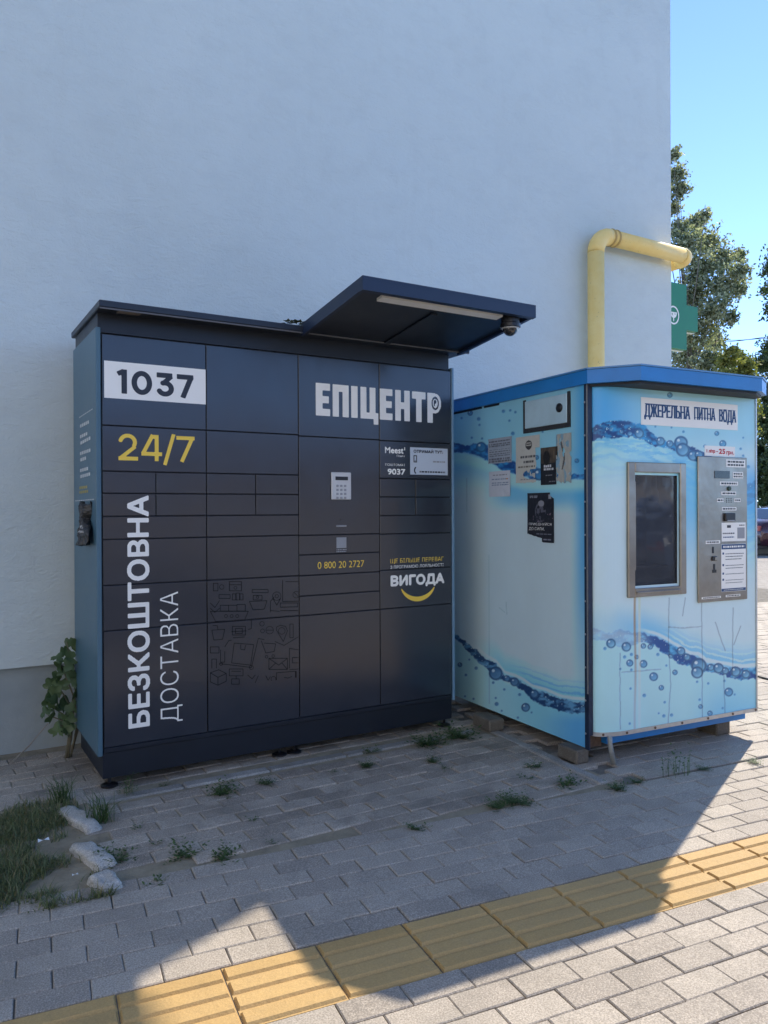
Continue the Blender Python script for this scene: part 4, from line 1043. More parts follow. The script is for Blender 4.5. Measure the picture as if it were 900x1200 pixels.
def along(name, pts, z0, z1, th, mat, parent):
    """strip that follows the bent front, th in front of it"""
    m = MB()
    pa = [KC+s*KX+t*KY for s, t in pts]
    n = len(pa); V = []
    for i in range(n):
        a, b = pa[max(i-1, 0)], pa[min(i+1, n-1)]; d = (b-a)/np.linalg.norm(b-a); nn = np.array([d[1], -d[0]])
        for off in (0.0015, th):
            for z in (z0, z1): V.append((*(pa[i]+nn*off), z))
    Fs = []
    for i in range(n-1):
        a, b = i*4, i*4+4
        Fs += [(a+2, b+2, b+3, a+3), (a+3, b+3, b+1, a+1), (a, b, b+2, a+2), (a+1, b+1, b, a)]
    Fs += [(0, 2, 3, 1), ((n-1)*4+1, (n-1)*4+3, (n-1)*4+2, (n-1)*4)]
    return part(name, m.add(V, Fs), mat, parent)
fpts = path+[(0.5, FT), (0.9, FT), (SRT, FT)]
bt = along('bottom_trim', fpts, ZFB-0.004, ZFB+0.018, 0.006, M_ALU, kiosk)
tp = along('top_trim', fpts, ZTOPK-0.03, ZTOPK-0.003, 0.006, M_ALU, kiosk)
for i, s in enumerate((0.07, 0.21, 0.42, 0.63, 0.84, 1.05, 1.25)):
    tq = np.interp(s, [a for a, b in fpts], [b for a, b in fpts])-0.004
    part('screw', MB().lathe(K(s, tq, ZFB+0.007), [(0.008, 0), (0.007, 0.005)], (-KY[0], -KY[1], 0), 8), M_IRON, bt)
    part('screw', MB().lathe(K(s+0.03, tq, ZTOPK-0.016), [(0.006, 0), (0.005, 0.005)], (-KY[0], -KY[1], 0), 8), M_IRON, tp)
part('right_edge_trim', kbox(SRT-0.004, SRT+0.006, FT-0.006, FT+0.02, ZFB-0.006, ZTOPK-0.002), M_ALU, kiosk)
# roof with cut corners
ZK = 2.137
rp = [kloc(P_z(u, v, ZK)) for u, v in ((690, 431.5), (748, 427), (884, 441), (890.5, 446))]
rs = rp[3][0]
rs = SRT+0.012
poly = [(-0.018, -0.030), (0.160, -0.240), (1.105, -0.240), (rs, -0.140), (rs, TB+0.05), (-0.020, TB+0.05)]
wp = [tuple((KC+s*KX+t*KY)) for s, t in poly]
kr = part('roof', MB().prism(wp, ZK-0.080, ZK-0.006), M_KBLUE, kiosk)
cen = np.mean(wp, 0)
grow = [tuple(np.array(q)+(np.array(q)-cen)/np.linalg.norm(np.array(q)-cen)*0.006) for q in wp]
part('roof_lip', MB().prism(grow, ZK-0.0046, ZK+0.004), plain('roof_lip_blue', (0.10, 0.26, 0.48), 0.35, 0, 0.1), kr)
shr = [tuple(np.array(q)-(np.array(q)-cen)/np.linalg.norm(np.array(q)-cen)*0.03) for q in wp]
part('roof_soffit', MB().prism(shr, ZK-0.094, ZK-0.0805), plain('soffit_black', (0.012, 0.014, 0.018), 0.6), kr)
# base beam, rusty corner, legs
part('base_beam', kbox(0.115, SRT-0.035, FT+0.05, FT+0.10, 0.092, ZFB-0.006), M_KBLUE, kiosk)
part('corner_bracket', kbox(0.012, 0.112, 0.015, 0.10, 0.075, ZFB-0.004), M_IRON, kiosk, label='rusty steel corner under the kiosk')
q = P_z(719, 895)
part('prop_leg', MB().tube([(q[0], q[1], 0.0), (q[0]-0.012, q[1]+0.012, 0.10), (q[0]-0.014, q[1]+0.014, ZFB)], [0.016, 0.013, 0.013], 10), plain('galvanised', (0.33, 0.33, 0.30), 0.55, 0.3, 0.3, 40), kiosk, True)
M_BLOCK = mat_paver('brown_block', (0.10, 0.082, 0.06), (0.14, 0.118, 0.09), 0.5, 0.3)
def block(name, u, v, w, d, h, rz, label):
    q = P_z(u, v); c, s = math.cos(rz), math.sin(rz)
    root = MB().cbox(-w/2, w/2, -d/2, d/2, 0, h, 0.008)
    o = link(name, root.data(name, mat=M_BLOCK)); o.location = (q[0], q[1]+d/2, 0); o.rotation_euler = (0, 0, rz)
    return tag(o, label, 'block', 'blocks under the kiosk')
block('support_block', 584, 857, 0.11, 0.20, 0.074, -0.1, 'small concrete block propping the kiosk nearest the locker')
block('support_block', 684, 895, 0.09, 0.16, 0.074, -0.06, 'dark concrete block under the front left corner of the kiosk')
block('support_block', 849, 861, 0.12, 0.16, 0.090, -0.08, 'sunlit concrete block under the right end of the kiosk')

# ---- things on the kiosk front
def mat_steel():
    k = N('brushed_steel'); p = k.pos((30, 30, 900))
    f = k.noise(1.0, 4, 0.6, p)
    k.l(k.ramp(k.noise(5, 5, 0.6, k.pos()), [(0.3, (0.25, 0.22, 0.185)), (0.7, (0.37, 0.335, 0.285))]), k.b.inputs['Base Color'])
    k.set(Metallic=0.9); r = k.n('MapRange'); r.inputs[3].default_value = 0.24; r.inputs[4].default_value = 0.42
    k.l(f, r.inputs[0]); k.l(r.outputs[0], k.b.inputs['Roughness'])
    b = k.bump(f, 0.05, 0.002); k.l(k.bump(k.noise(6, 3, 0.5, k.pos()), 0.2, 0.02, b), k.b.inputs['Normal']); return k.m
M_STEEL = mat_steel()
win = part('window_frame', kbox(w_out[0], w_in[0], FT-0.016, FT+0.02, w_out[2], w_out[3], 0.004), M_STEEL, kiosk, label='stainless steel frame of the dispensing window')
part('frame_bar', kbox(w_in[1], w_out[1], FT-0.016, FT+0.02, w_out[2], w_out[3], 0.004), M_STEEL, win)
part('frame_bar', kbox(w_in[0]+0.0005, w_in[1]-0.0005, FT-0.0155, FT+0.02, w_in[3], w_out[3]-0.0005, 0.003), M_STEEL, win)
part('frame_bar', kbox(w_in[0]+0.0005, w_in[1]-0.0005, FT-0.0155, FT+0.02, w_out[2]+0.0005, w_in[2], 0.003), M_STEEL, win)
part('sill', kbox(w_in[0]+0.004, w_in[1]-0.004, FT-0.026, FT-0.0158, w_in[2]-0.028, w_in[2]-0.016, 0.003), M_STEEL, win)
cav = MB(); a, b, c, d = w_in
cv = [K(a, FT+0.021, c), K(b, FT+0.021, c), K(b, FT+0.021, d), K(a, FT+0.021, d), K(a, FT+0.25, c), K(b, FT+0.25, c), K(b, FT+0.25, d), K(a, FT+0.25, d)]
cav.add(cv, [(0, 1, 5, 4), (1, 2, 6, 5), (2, 3, 7, 6), (3, 0, 4, 7), (4, 5, 6, 7)])
part('cavity', cav, plain('cavity_steel', (0.16, 0.17, 0.19), 0.4, 0.4, 0.2), win)
zsh = KF(768, 665)[1]
part('shelf', kbox(a+0.004, b-0.02, FT+0.06, FT+0.24, zsh-0.008, zsh+0.004), M_STEEL, win)
part('spout', MB().lathe(K(b-0.09, FT+0.10, d-0.16), [(0.028, 0), (0.028, 0.06), (0.018, 0.07), (0.018, 0.15)], n=14), M_BLACK, win, True)
part('shelf_label', kbox(b-0.10, b-0.035, FT+0.0255, FT+0.0265, d-0.075, d-0.025), M_INKG, win)
gl = N('window_glass'); gl.set(Roughness=0.06); gl.b.inputs['Transmission Weight'].default_value = 0.85; gl.b.inputs['Base Color'].default_value = (0.30, 0.33, 0.38, 1); gl.b.inputs['IOR'].default_value = 1.5
gl.b.inputs['Specular IOR Level'].default_value = 0.8
gl.l(gl.bump(gl.noise(4, 2, 0.5, gl.pos()), 0.12, 0.03), gl.b.inputs['Normal'])
part('pane', kbox(a+0.001, b-0.001, FT+0.012, FT+0.017, c+0.001, d-0.001), gl.m, win)
part('handle', kbox(a+0.006, a+0.018, FT-0.004, FT+0.0115, c+0.10, d-0.05, 0.003), M_STEEL, win)
# dispenser fascia
D0 = lambda x, y: KF(725+x/5.625, 530+y/5.625)
def drect(x0, y0, x1, y1): p, q = D0(x0, y1), D0(x1, y0); return (p[0], q[0], p[1], q[1])
dx0, dx1, dz0, dz1 = drect(516, 38, 836, 992)
disp = part('dispenser_plate', kbox(dx0, dx1, FT-0.012, FT-0.0015, dz0, dz1, 0.003), M_STEEL, kiosk, label='stainless steel dispenser plate with slots and labels')
DP = Plane(K(0, FT-0.012, 0), (KX[0], KX[1], 0), (0, 0, 1), (-KY[0], -KY[1], 0))
part('display', kbox(*drect(620, 125, 720, 172)[:2], FT-0.0145, FT-0.0122, *drect(620, 125, 720, 172)[2:], 0.001), plain('display_dark', (0.012, 0.018, 0.032), 0.15), disp)
def dlabel(x0, y0, x1, y1, rows=0, mat=M_INKD, bg=M_LABEL):
    r = drect(x0, y0, x1, y1)
    o = panel('label_strip', r, 0.0009, bg, disp, DP)
    if rows:
        w, h = r[1]-r[0], r[3]-r[2]
        dash_part('small_print', (r[0]+w*0.07, r[1]-w*0.07, r[2]+h*0.08, r[3]-h*0.08), DP, mat, o, int(x0+y0), 0.0017, rows)
    return o
dlabel(697, 52, 822, 98, 2); dlabel(742, 132, 808, 172, 2); dlabel(655, 195, 775, 218, 1); dlabel(665, 260, 763, 282, 1)
dlabel(637, 305, 680, 328, 1); dlabel(750, 305, 792, 328, 1); dlabel(668, 362, 764, 384, 1)
part('button', MB().lathe(np.array(K(*[D0(715, 240)[0], FT-0.012, D0(715, 240)[1]])), [(0.014, 0), (0.012, 0.008)], (-KY[0], -KY[1], 0), 14), plain('button_green', (0.02, 0.045, 0.022), 0.4), disp)
for x in (700, 715, 730):
    for y in (305, 317, 329): part('speaker_hole', MB().lathe(np.array(K(D0(x, y)[0], FT-0.012, D0(x, y)[1])), [(0.0035, 0), (0.0035, 0.0012)], (-KY[0], -KY[1], 0), 8), M_BLACK, disp)
ba = part('bill_acceptor', kbox(*drect(682, 400, 748, 455)[:2], FT-0.026, FT-0.0122, *drect(682, 400, 748, 455)[2:], 0.004), M_BLACK, disp)
part('bill_mouth', kbox(*drect(692, 446, 738, 454)[:2], FT-0.0285, FT-0.0262, *drect(692, 446, 738, 454)[2:]), M_INKG, ba)
pay = dlabel(667, 462, 825, 588)
dash_part('small_print', drect(674, 526, 752, 542), DP, M_INKD, pay, 4)
dash_part('small_print', drect(676, 552, 750, 566), DP, M_INKB, pay, 5)
panel('print_block', drect(702, 480, 727, 498), 0.0017, M_INKD, pay, DP)
panel('print_block', drect(770, 495, 818, 568), 0.0017, M_INKG, pay, DP)
dash_part('small_print', drect(782, 474, 816, 486), DP, M_INKD, pay, 6)
ins = dlabel(665, 600, 826, 920)
panel('heading_bar', drect(666, 602, 825, 640), 0.0016, M_INKB, ins, DP); panel('heading_bar', drect(666, 888, 825, 918), 0.0016, M_INKB, ins, DP)
dash_part('small_print', drect(676, 608, 815, 634), DP, M_WHITE, ins, 7, 0.0022)
dash_part('small_print', drect(680, 895, 808, 911), DP, M_WHITE, ins, 8, 0.0022)
for i, (y, n) in enumerate(((660, 3), (736, 2), (792, 1), (832, 2))):
    panel('bullet', drect(672, y, 682, y+14), 0.0016, M_INKB, ins, DP)
    for j in range(n): dash_part('small_print', drect(692, y+j*18, 812-8*j, y+14+j*18), DP, M_INKD, ins, 9+i*3+j, 0.0016)
dlabel(562, 580, 657, 604, 1)
def dslot(*px):
    for a_ in px:
        r = drect(*a_); part('slot', kbox(r[0], r[1], FT-0.0135, FT-0.0121, r[2], r[3]), M_BLACK, disp)
dslot((605, 622, 616, 665), (612, 735, 624, 775), (606, 772, 632, 794))
cs = part('coin_return', kbox(*drect(602, 684, 634, 715)[:2], FT-0.020, FT-0.0121, *drect(602, 684, 634, 715)[2:], 0.003), M_BLACK, disp)
part('coin_flap', kbox(*drect(616, 688, 632, 711)[:2], FT-0.0225, FT-0.0203, *drect(616, 688, 632, 711)[2:], 0.0008), M_STEEL, cs)
dlabel(535, 945, 662, 968, 1); dlabel(694, 932, 790, 954, 1)
# price tag and name board
prc = panel('price_tag', (lambda p, q: (p[0], q[0], q[1], p[1]))(KF(825.5, 522), KF(861, 535.5)), 0.0022, M_LABEL, kiosk, KFP)
pr = (lambda p, q: (p[0], q[0], q[1], p[1]))(KF(825.5, 522.5), KF(861, 535.5)); pw, ph = pr[1]-pr[0], pr[3]-pr[2]
text_part('lettering', '1 літр', (pr[0]+pw*.05, pr[0]+pw*.34, pr[2]+ph*.22, pr[2]+ph*.72), KFP, M_INKR, prc, 22, 0.07, off=0.0032)
panel('dash', (pr[0]+pw*.37, pr[0]+pw*.43, pr[2]+ph*.44, pr[2]+ph*.51), 0.0032, M_INKR, prc, KFP)
text_part('lettering', '25', (pr[0]+pw*.45, pr[0]+pw*.67, pr[2]+ph*.22, pr[2]+ph*.80), KFP, M_INKR, prc, 24, 0.08, off=0.0032)
text_part('lettering', 'грн.', (pr[0]+pw*.70, pr[0]+pw*.96, pr[2]+ph*.10, pr[2]+ph*.58), KFP, M_INKR, prc, 22, 0.07, off=0.0032)
nr = (KF(751, 480)[0], KF(864, 488)[0], KF(808, 501)[1], KF(808, 470)[1])
nb = panel('name_board', nr, 0.003, M_LABEL, kiosk, KFP); nw, nh = nr[1]-nr[0], nr[3]-nr[2]
nb['label'] = 'white board lettered in blue above the window'
for t_, f0, f1, lo in (('ДЖЕРЕЛЬНА', .025, .490, .16), ('ПИТНА', .525, .755, .28), ('ВОДА', .790, .985, .16)):
    text_part('lettering', t_, (nr[0]+nw*f0, nr[0]+nw*f1, nr[2]+nh*lo, nr[2]+nh*.82), KFP, M_INKB, nb, 56, 0.045, off=0.004, serif=True)

# ---- hatch and torn posters on the left side
def srect(u0, v0, u1, v1):
    p, q = KS(u0, (v0+v1)/2), KS(u1, (v0+v1)/2); um = (u0+u1)/2
    return (-p[0], -q[0], KS(um, v1)[1], KS(um, v0)[1])
hr = srect(617, 466, 666, 499)
ht = part('hatch', kbox(-0.014, -0.0016, -hr[1], -hr[0], hr[2], hr[3], 0.003), plain('hatch_paint', (0.44, 0.60, 0.66), 0.4, 0, 0.12), kiosk, label='pale service hatch with round lock near the roof')
part('hatch_frame', kbox(-0.009, -0.0015, -hr[1]-0.022, -hr[0]+0.022, hr[2]-0.026, hr[2]-0.0005), plain('hatch_seal', (0.03, 0.03, 0.032), 0.7, 0, 0.5, 60), ht)
part('hatch_frame', kbox(-0.009, -0.0015, -hr[0]+0.0005, -hr[0]+0.022, hr[2], hr[3]+0.01), MATS['hatch_seal'], ht)
part('hatch_frame', kbox(-0.009, -0.0015, -hr[1]-0.022, -hr[1]-0.0005, hr[2], hr[3]+0.01), MATS['hatch_seal'], ht)
lk = KS(658, 478)
part('lock', MB().lathe(K(-0.014, lk[0], lk[1]), [(0.026, 0), (0.026, 0.006), (0.018, 0.008), (0.010, 0.012)], (-KX[0], -KX[1], 0), 18), M_BLACK, ht, True)
M_PAPER = ink_mat('poster_paper', 0.55, 0.3, 25, 0.06)
def poster(rect, nx, ny, C, keepf=None, label=None, off=0.003):
    X, Y = np.meshgrid(np.linspace(0, 1, nx), np.linspace(0, 1, ny))
    a, b, c, d = rect
    Pg = KSP.at((a+X*(b-a)).ravel(), (c+Y*(d-c)).ravel(), off).reshape(ny, nx, 3)
    w = (fbm(X*4, Y*4, int(abs(a)*100))-0.45)*0.004
    Pg[..., 0] -= KX[0]*w; Pg[..., 1] -= KX[1]*w
    kp_ = None
    if keepf is not None: kp_ = keepf(X[:-1, :-1], Y[:-1, :-1])
    o = grid_print('poster', Pg, C*0.9, M_PAPER, kiosk, kp_, True)
    if label: o['label'] = label
    return o
g_ = (0.16, 0.17, 0.19); wp_ = (0.60, 0.62, 0.66)
X, Y, C = paint_rects(60, 60, (0.40, 0.44, 0.49), text_lines(.06, .94, [.86, .76, .68], .05, g_, 1)+text_lines(.08, .92, [.56, .48, .40, .33], .03, g_, 2)+text_lines(.06, .96, [.20, .11], .06, g_, 3), 4, .12)
poster(srect(572, 513, 600, 545), 60, 60, C, lambda x, y: (y > 0.04+0.05*fbm(x*9, y*9, 3)) & (x > .03*fbm(y*8, x, 2)), 'grey photocopied notice with dense print, upper left')
X, Y, C = paint_rects(50, 50, (0.66, 0.68, 0.72), text_lines(.2, .85, [.82], .05, (.3, .3, .32), 5)+text_lines(.14, .9, [.66, .52, .44], .04, (.22, .28, .38), 6)+[(.80, .66, .88, .71, (.6, .25, .06))], 5, .04)
poster(srect(573.5, 552, 598.5, 582), 50, 50, C, None, 'small white notice with lines of print below the grey one')
X, Y, C = paint_rects(70, 90, (0.62, 0.60, 0.52), text_lines(.2, .82, [.57], .04, (.12, .12, .12), 7)+text_lines(.32, .75, [.47], .04, (.12, .12, .12), 8)+text_lines(.1, .8, [.38], .03, (.2, .18, .14), 9)+text_lines(.2, .85, [.13], .025, (.3, .3, .3), 10), 6, .06)
hd = np.hypot((X-.55)/.13, (Y-.82)/.085); C[hd < 1] = (.55, .52, .45); C[(hd < 1.08) & (hd > .85)] = .05; C[(hd < .95) & (Y < .80)] = .06; C[(np.abs(X-.55) < .09) & (np.abs(Y-.835) < .008)] = .05; C[(hd < 1) & (Y > .875)] = .07
poster(srect(605, 511, 633, 570), 70, 90, C, lambda x, y: (y > .05+.06*fbm(x*7, y, 1)) & ~((x > .78+.1*fbm(y*7, x, 4)) & (y < .75)) & ~((np.hypot((x-.72)/.42, (y-.23)/.10) < 1) & (fbm(x*9, y*9, 5) > .38)), 'torn cream poster with a small drawn head')
X, Y, C = paint_rects(40, 70, (0.50, 0.49, 0.42), [], 7, .15)
C[(np.abs(X-.45+.1*np.sin(Y*9)) < .05) & (Y > .3) & (Y < .85)] = .12; C[(fbm(X*5, Y*5, 17) > .60)] = (.25, .42, .52)
poster(srect(652, 508, 670, 568), 40, 70, C, lambda x, y: (fbm(x*4, y*5, 12) > .34) & (y > .1*fbm(x*9, y, 3)), 'remains of a torn pale poster near the corner')
X, Y, C = paint_rects(60, 90, (0.006, 0.009, 0.016), text_lines(.2, .62, [.47], .065, (.75, .75, .75), 3)+text_lines(.2, .75, [.385], .06, (.75, .75, .75), 4)+text_lines(.3, .7, [.24], .02, (.3, .3, .32), 5)+text_lines(.5, .85, [.07], .03, (.25, .25, .27), 6), 9, .0)
mm = (Y > .58); C[mm] = (np.array([.045, .032, .02])*(0.4+2.2*fbm(X*5, Y*4, 3)[..., None]**2*2))[mm]; C[(np.hypot((X-.35)/.2, (Y-.72)/.2) < 1)] = .008
poster(srect(634, 524, 654, 568), 60, 90, C, lambda x, y: ~((x > .9) & (y < .4+.1*fbm(y*9, x, 2))), 'small black poster with two lines of white lettering')
X, Y, C = paint_rects(80, 120, (0.008, 0.011, 0.022), text_lines(.1, .4, [.93, .905], .016, (.35, .36, .4), 2)+text_lines(.35, .92, [.18], .02, (.25, .26, .3), 5)+text_lines(.62, .9, [.07], .03, (.3, .3, .34), 6)+[(.80, .88, .90, .96, (.4, .4, .44))], 9, .0)
fig = (np.hypot((X-.5)/.20, (Y-.62)/.20) < 1) & (fbm(X*14, Y*14, 6) > .44); C[fig] = (.12, .12, .15); C[np.hypot((X-.53)/.11, (Y-.79)/.06) < 1] = (.30, .30, .33); C[(fbm(X*22, Y*26, 9) > .68) & (Y > .42) & (Y < .6)] = (.30, .22, .28)
pb = poster(srect(618.5, 577.5, 649.5, 637), 80, 120, C, lambda x, y: (y > np.where(x < .55, .17-.15*x+.03*fbm(x*12, y, 2), .02)) & ~((x > .86) & (y > .93+(x-.86)*-.4)) & ~((x > .3) & (x < .62) & (y < .11-(x-.3)*.3)), 'black recruiting poster with a torn lower edge')
r5 = srect(618.5, 577.5, 649.5, 637); w5, h5 = r5[1]-r5[0], r5[3]-r5[2]
text_part('lettering', 'ПРИЄДНУЙСЯ', (r5[0]+w5*.08, r5[0]+w5*.94, r5[2]+h5*.345, r5[2]+h5*.425), KSP, M_WHITE, pb, 18, 0.05, off=0.0075)
text_part('lettering', 'ДО СИЛИ,', (r5[0]+w5*.08, r5[0]+w5*.68, r5[2]+h5*.245, r5[2]+h5*.325), KSP, M_WHITE, pb, 18, 0.05, off=0.0075)

# ================================================================== PLANTS
def mat_leaf(name, ca, cb, trans=0.35, rough=0.55):
    k = N(name)
    c = k.ramp(k.rnd(), [(0.0, ca), (0.6, tuple((x+y)/2 for x, y in zip(ca, cb))), (1.0, cb)])
    k.l(c, k.b.inputs['Base Color']); k.set(Roughness=rough)
    tr = k.n('BsdfTranslucent'); k.l(k.mix(1.0, c, (1.3, 1.35, 0.7), 'MULTIPLY'), tr.inputs[0])
    mx = k.n('MixShader'); mx.inputs[0].default_value = trans
    k.l(k.b.outputs[0], mx.inputs[1]); k.l(tr.outputs[0], mx.inputs[2]); k.l(mx.outputs[0], k.o.inputs[0]); return k.m
M_GRASS = mat_leaf('grass_blades', (0.085, 0.115, 0.045), (0.19, 0.22, 0.095), 0.25)
M_DRY = mat_leaf('dry_blades', (0.20, 0.17, 0.075), (0.34, 0.29, 0.15), 0.3)
M_WEED = mat_leaf('weed_leaves', (0.045, 0.085, 0.025), (0.10, 0.155, 0.05), 0.25)
M_FIG = mat_leaf('lobed_leaves', (0.07, 0.115, 0.05), (0.13, 0.19, 0.085), 0.2, 0.45)
M_STEM = plain('plant_stem', (0.15, 0.13, 0.08), 0.8, 0, 0.3, 40)

def blade(m, x, y, z, h, w, a, bend, r):
    d = np.array([math.cos(a), math.sin(a), 0]); s = np.array([-math.sin(a), math.cos(a), 0])*w
    p0 = np.array([x, y, z]); p1 = p0+np.array([0, 0, h*0.55])+d*bend*0.35; p2 = p0+np.array([0, 0, h*(1-0.25*min(1, bend/h))])+d*bend
    m.add([p0-s, p0+s, p1+s*0.8, p1-s*0.8, p2], [(0, 1, 2, 3), (3, 2, 4)])
# grass plot at the left
gr = MB(); dry = MB(); n = 0; rg = random.Random(3)
gx = [p[0] for p in GRASS]; gy = [p[1] for p in GRASS]
while n < 52000:
    x, y = rg.uniform(-1.4, max(gx)), rg.uniform(min(gy), max(gy))
    if not inside(x, y, GRASS): continue
    u, v = project((x, y, 0))
    bare = sstep(62, 84, np.array(u-(v-960)*0.10))*sstep(1042, 1022, np.array(v))
    if v < 952: bare = 0.7+0*bare
    dens = fbm(np.array(x*4), np.array(y*4), 77)
    n += 1
    if rg.random() < bare*0.97 or dens < 0.30+0.12*rg.random(): continue
    h = rg.uniform(0.018, 0.060)*(0.55+dens)*(1.0 if rg.random() > 0.04 else 1.8)
    blade(dry if rg.random() < 0.22 else gr, x, y, -0.01, h, rg.uniform(0.0012, 0.0024), rg.uniform(0, 6.28), rg.uniform(0.015, 0.06), rg)
tag(link('grass', gr.data('grass', mat=M_GRASS)), 'short green grass covering the plot left of the locker', 'grass', kind='stuff')
tag(link('dry_grass', dry.data('dry_grass', mat=M_DRY)), 'withered straw coloured blades among the green grass', 'grass', kind='stuff')
tag(link('soil_plot', MB().add([(x, y, -0.004) for x, y in GRASS], [tuple(range(len(GRASS)))]).data('soil_plot', mat=M_SOIL)), kind='structure')

# weeds in the joints
def weed_mesh(kind, seed):
    r = random.Random(seed); m = MB()
    if kind == 'tuft':
        for q in range(70): blade(m, r.gauss(0, .018), r.gauss(0, .018), -0.006, r.uniform(.06, .13), r.uniform(.0012, .0024), r.uniform(0, 6.28), r.uniform(.03, .12), r)
    elif kind == 'tall':
        for q in range(22):
            a = r.uniform(0, 6.28); h = r.uniform(.05, .14); x, y = r.gauss(0, .03), r.gauss(0, .02)
            blade(m, x, y, -0.006, h, .0011, a, r.uniform(.01, .05), r)
            for t in range(4):
                b = r.uniform(0, 6.28); z = h*r.uniform(.2, .9); d = np.array([math.cos(b), math.sin(b), .35])*r.uniform(.010, .020); s = np.array([-math.sin(b), math.cos(b), 0])*.004
                c = np.array([x+.02*math.cos(a)*z/h, y+.02*math.sin(a)*z/h, z]); m.add([c, c+d*.5+s, c+d, c+d*.5-s], [(0, 1, 2, 3)])
    else:
        ns = {'rosette': 16, 'mat': 34, 'sprig': 6}[kind]
        for q in range(ns):
            a = r.uniform(0, 6.28); L = r.uniform(.03, .085); lift = r.uniform(.1, .8)
            d0 = np.array([math.cos(a), math.sin(a), lift]); d0 /= np.linalg.norm(d0); o = np.array([r.gauss(0, .008), r.gauss(0, .008), -0.004])
            for t in range(7 if kind != 'sprig' else 4):
                c = o+d0*L*(t+1)/7; b = a+(-1)**t*r.uniform(.5, 1.3); ll = r.uniform(.009, .018)*(1.25 if kind == 'rosette' else 1)
                d = np.array([math.cos(b), math.sin(b), r.uniform(-.2, .6)])*ll; s = np.cross(d, [0, 0, 1]); s = s/np.linalg.norm(s)*ll*.3
                m.add([c, c+d*.5+s, c+d, c+d*.5-s], [(0, 1, 2, 3)])
            blade(m, *o, L*lift, .0008, a, L, r)
    return m.data('foliage', mat=M_WEED)
WM = {kd: [weed_mesh(kd, sd) for sd in (1, 2, 3)] for kd in ('tuft', 'tall', 'rosette', 'mat', 'sprig')}
WEEDS = [(118, 962, 'tuft', 1.0, 'spiky grass tuft growing over the white kerb stone by the grass plot'), (72, 938, 'tuft', .9, 'grass tuft at the back edge of the grass plot by the wall paving'),
 (137, 1009, 'mat', .9, 'low leafy weed beside the lower white kerb stone'), (150, 931, 'tall', .7, 'thin weed at the left foot of the dark locker'),
 (191, 921, 'sprig', .7, 'tiny sprig in the paving below the letter at the locker left'), (262, 930, 'mat', 1.0, 'flat spreading weed in front of the second locker column'),
 (312, 919, 'mat', .62, 'small flat weed right of the spreading one near the kerb strip'), (185, 988, 'sprig', .8, 'dark sprig midway between kerb stone and locker'),
 (160, 972, 'sprig', .55, 'tiny dark sprig close to the spiky grass tuft'), (216, 1002, 'rosette', .85, 'leafy rosette weed nearest the sunlit triangle, left one of two'),
 (263, 1005, 'rosette', .75, 'leafy rosette weed at the walkway edge, right one of two'), (295, 962, 'sprig', .55, 'tiny sprig in the old paving under the third column'),
 (320, 988, 'sprig', .5, 'tiny sprig beside the walkway joint left of centre'), (188, 1033, 'sprig', .8, 'thin sprig in the first row of walkway pavers at left'),
 (500, 872, 'mat', 1.35, 'left half of the large weed clump at the locker right foot'), (537, 864, 'mat', 1.45, 'right half of the large weed clump between locker and kiosk'),
 (519, 873, 'tall', .8, 'upright stems in the middle of the large weed clump'), (436, 881, 'rosette', .65, 'weed against the kerb strip under the fourth column'),
 (430, 898, 'mat', .62, 'small spreading weed below the smiling arc'), (390, 905, 'sprig', .6, 'tiny weed below the third column'),
 (508, 893, 'mat', .55, 'small dark weed below the large clump, left one'), (521, 901, 'sprig', .7, 'small dark weed below the large clump, right one'),
 (488, 971, 'rosette', .55, 'small weed in the walkway seam at the centre'), (583, 946, 'mat', .8, 'dark creeping weed in the seam left of the kiosk corner'),
 (600, 940, 'mat', .8, 'creeping weed continuing along the seam towards the kiosk'), (617, 943, 'mat', .6, 'end of the creeping weed in the seam by the kiosk'),
 (624, 899, 'rosette', .6, 'weed in the paving just left of the kiosk side, farther one'), (618, 912, 'sprig', .9, 'weed in the paving just left of the kiosk side, nearer one'),
 (665, 920, 'rosette', .85, 'weed in front of the kiosk corner block'), (722, 924, 'mat', .7, 'flowering creeper in the seam before the kiosk front'),
 (745, 917, 'mat', .5, 'small creeper right of the flowering one before the kiosk'), (795, 908, 'tall', 1.0, 'tall thin weed stems before the dispenser in shade'),
 (825, 902, 'mat', .5, 'low weed right of the tall stems before the kiosk'), (883, 894, 'mat', .55, 'sunlit yellowish weed at the right end of the kiosk shadow')]
for i, (u, v, kd, sc, lb) in enumerate(WEEDS):
    o = bpy.data.objects.new('weed', WM[kd][i % 3]); col.objects.link(o); q = P_z(u, v)
    o.location = (q[0], q[1], 0); o.rotation_euler = (0, 0, i*1.7); sc *= 1.25; o.scale = (sc, sc, sc); tag(o, lb, 'weed', 'weeds in the paving joints')

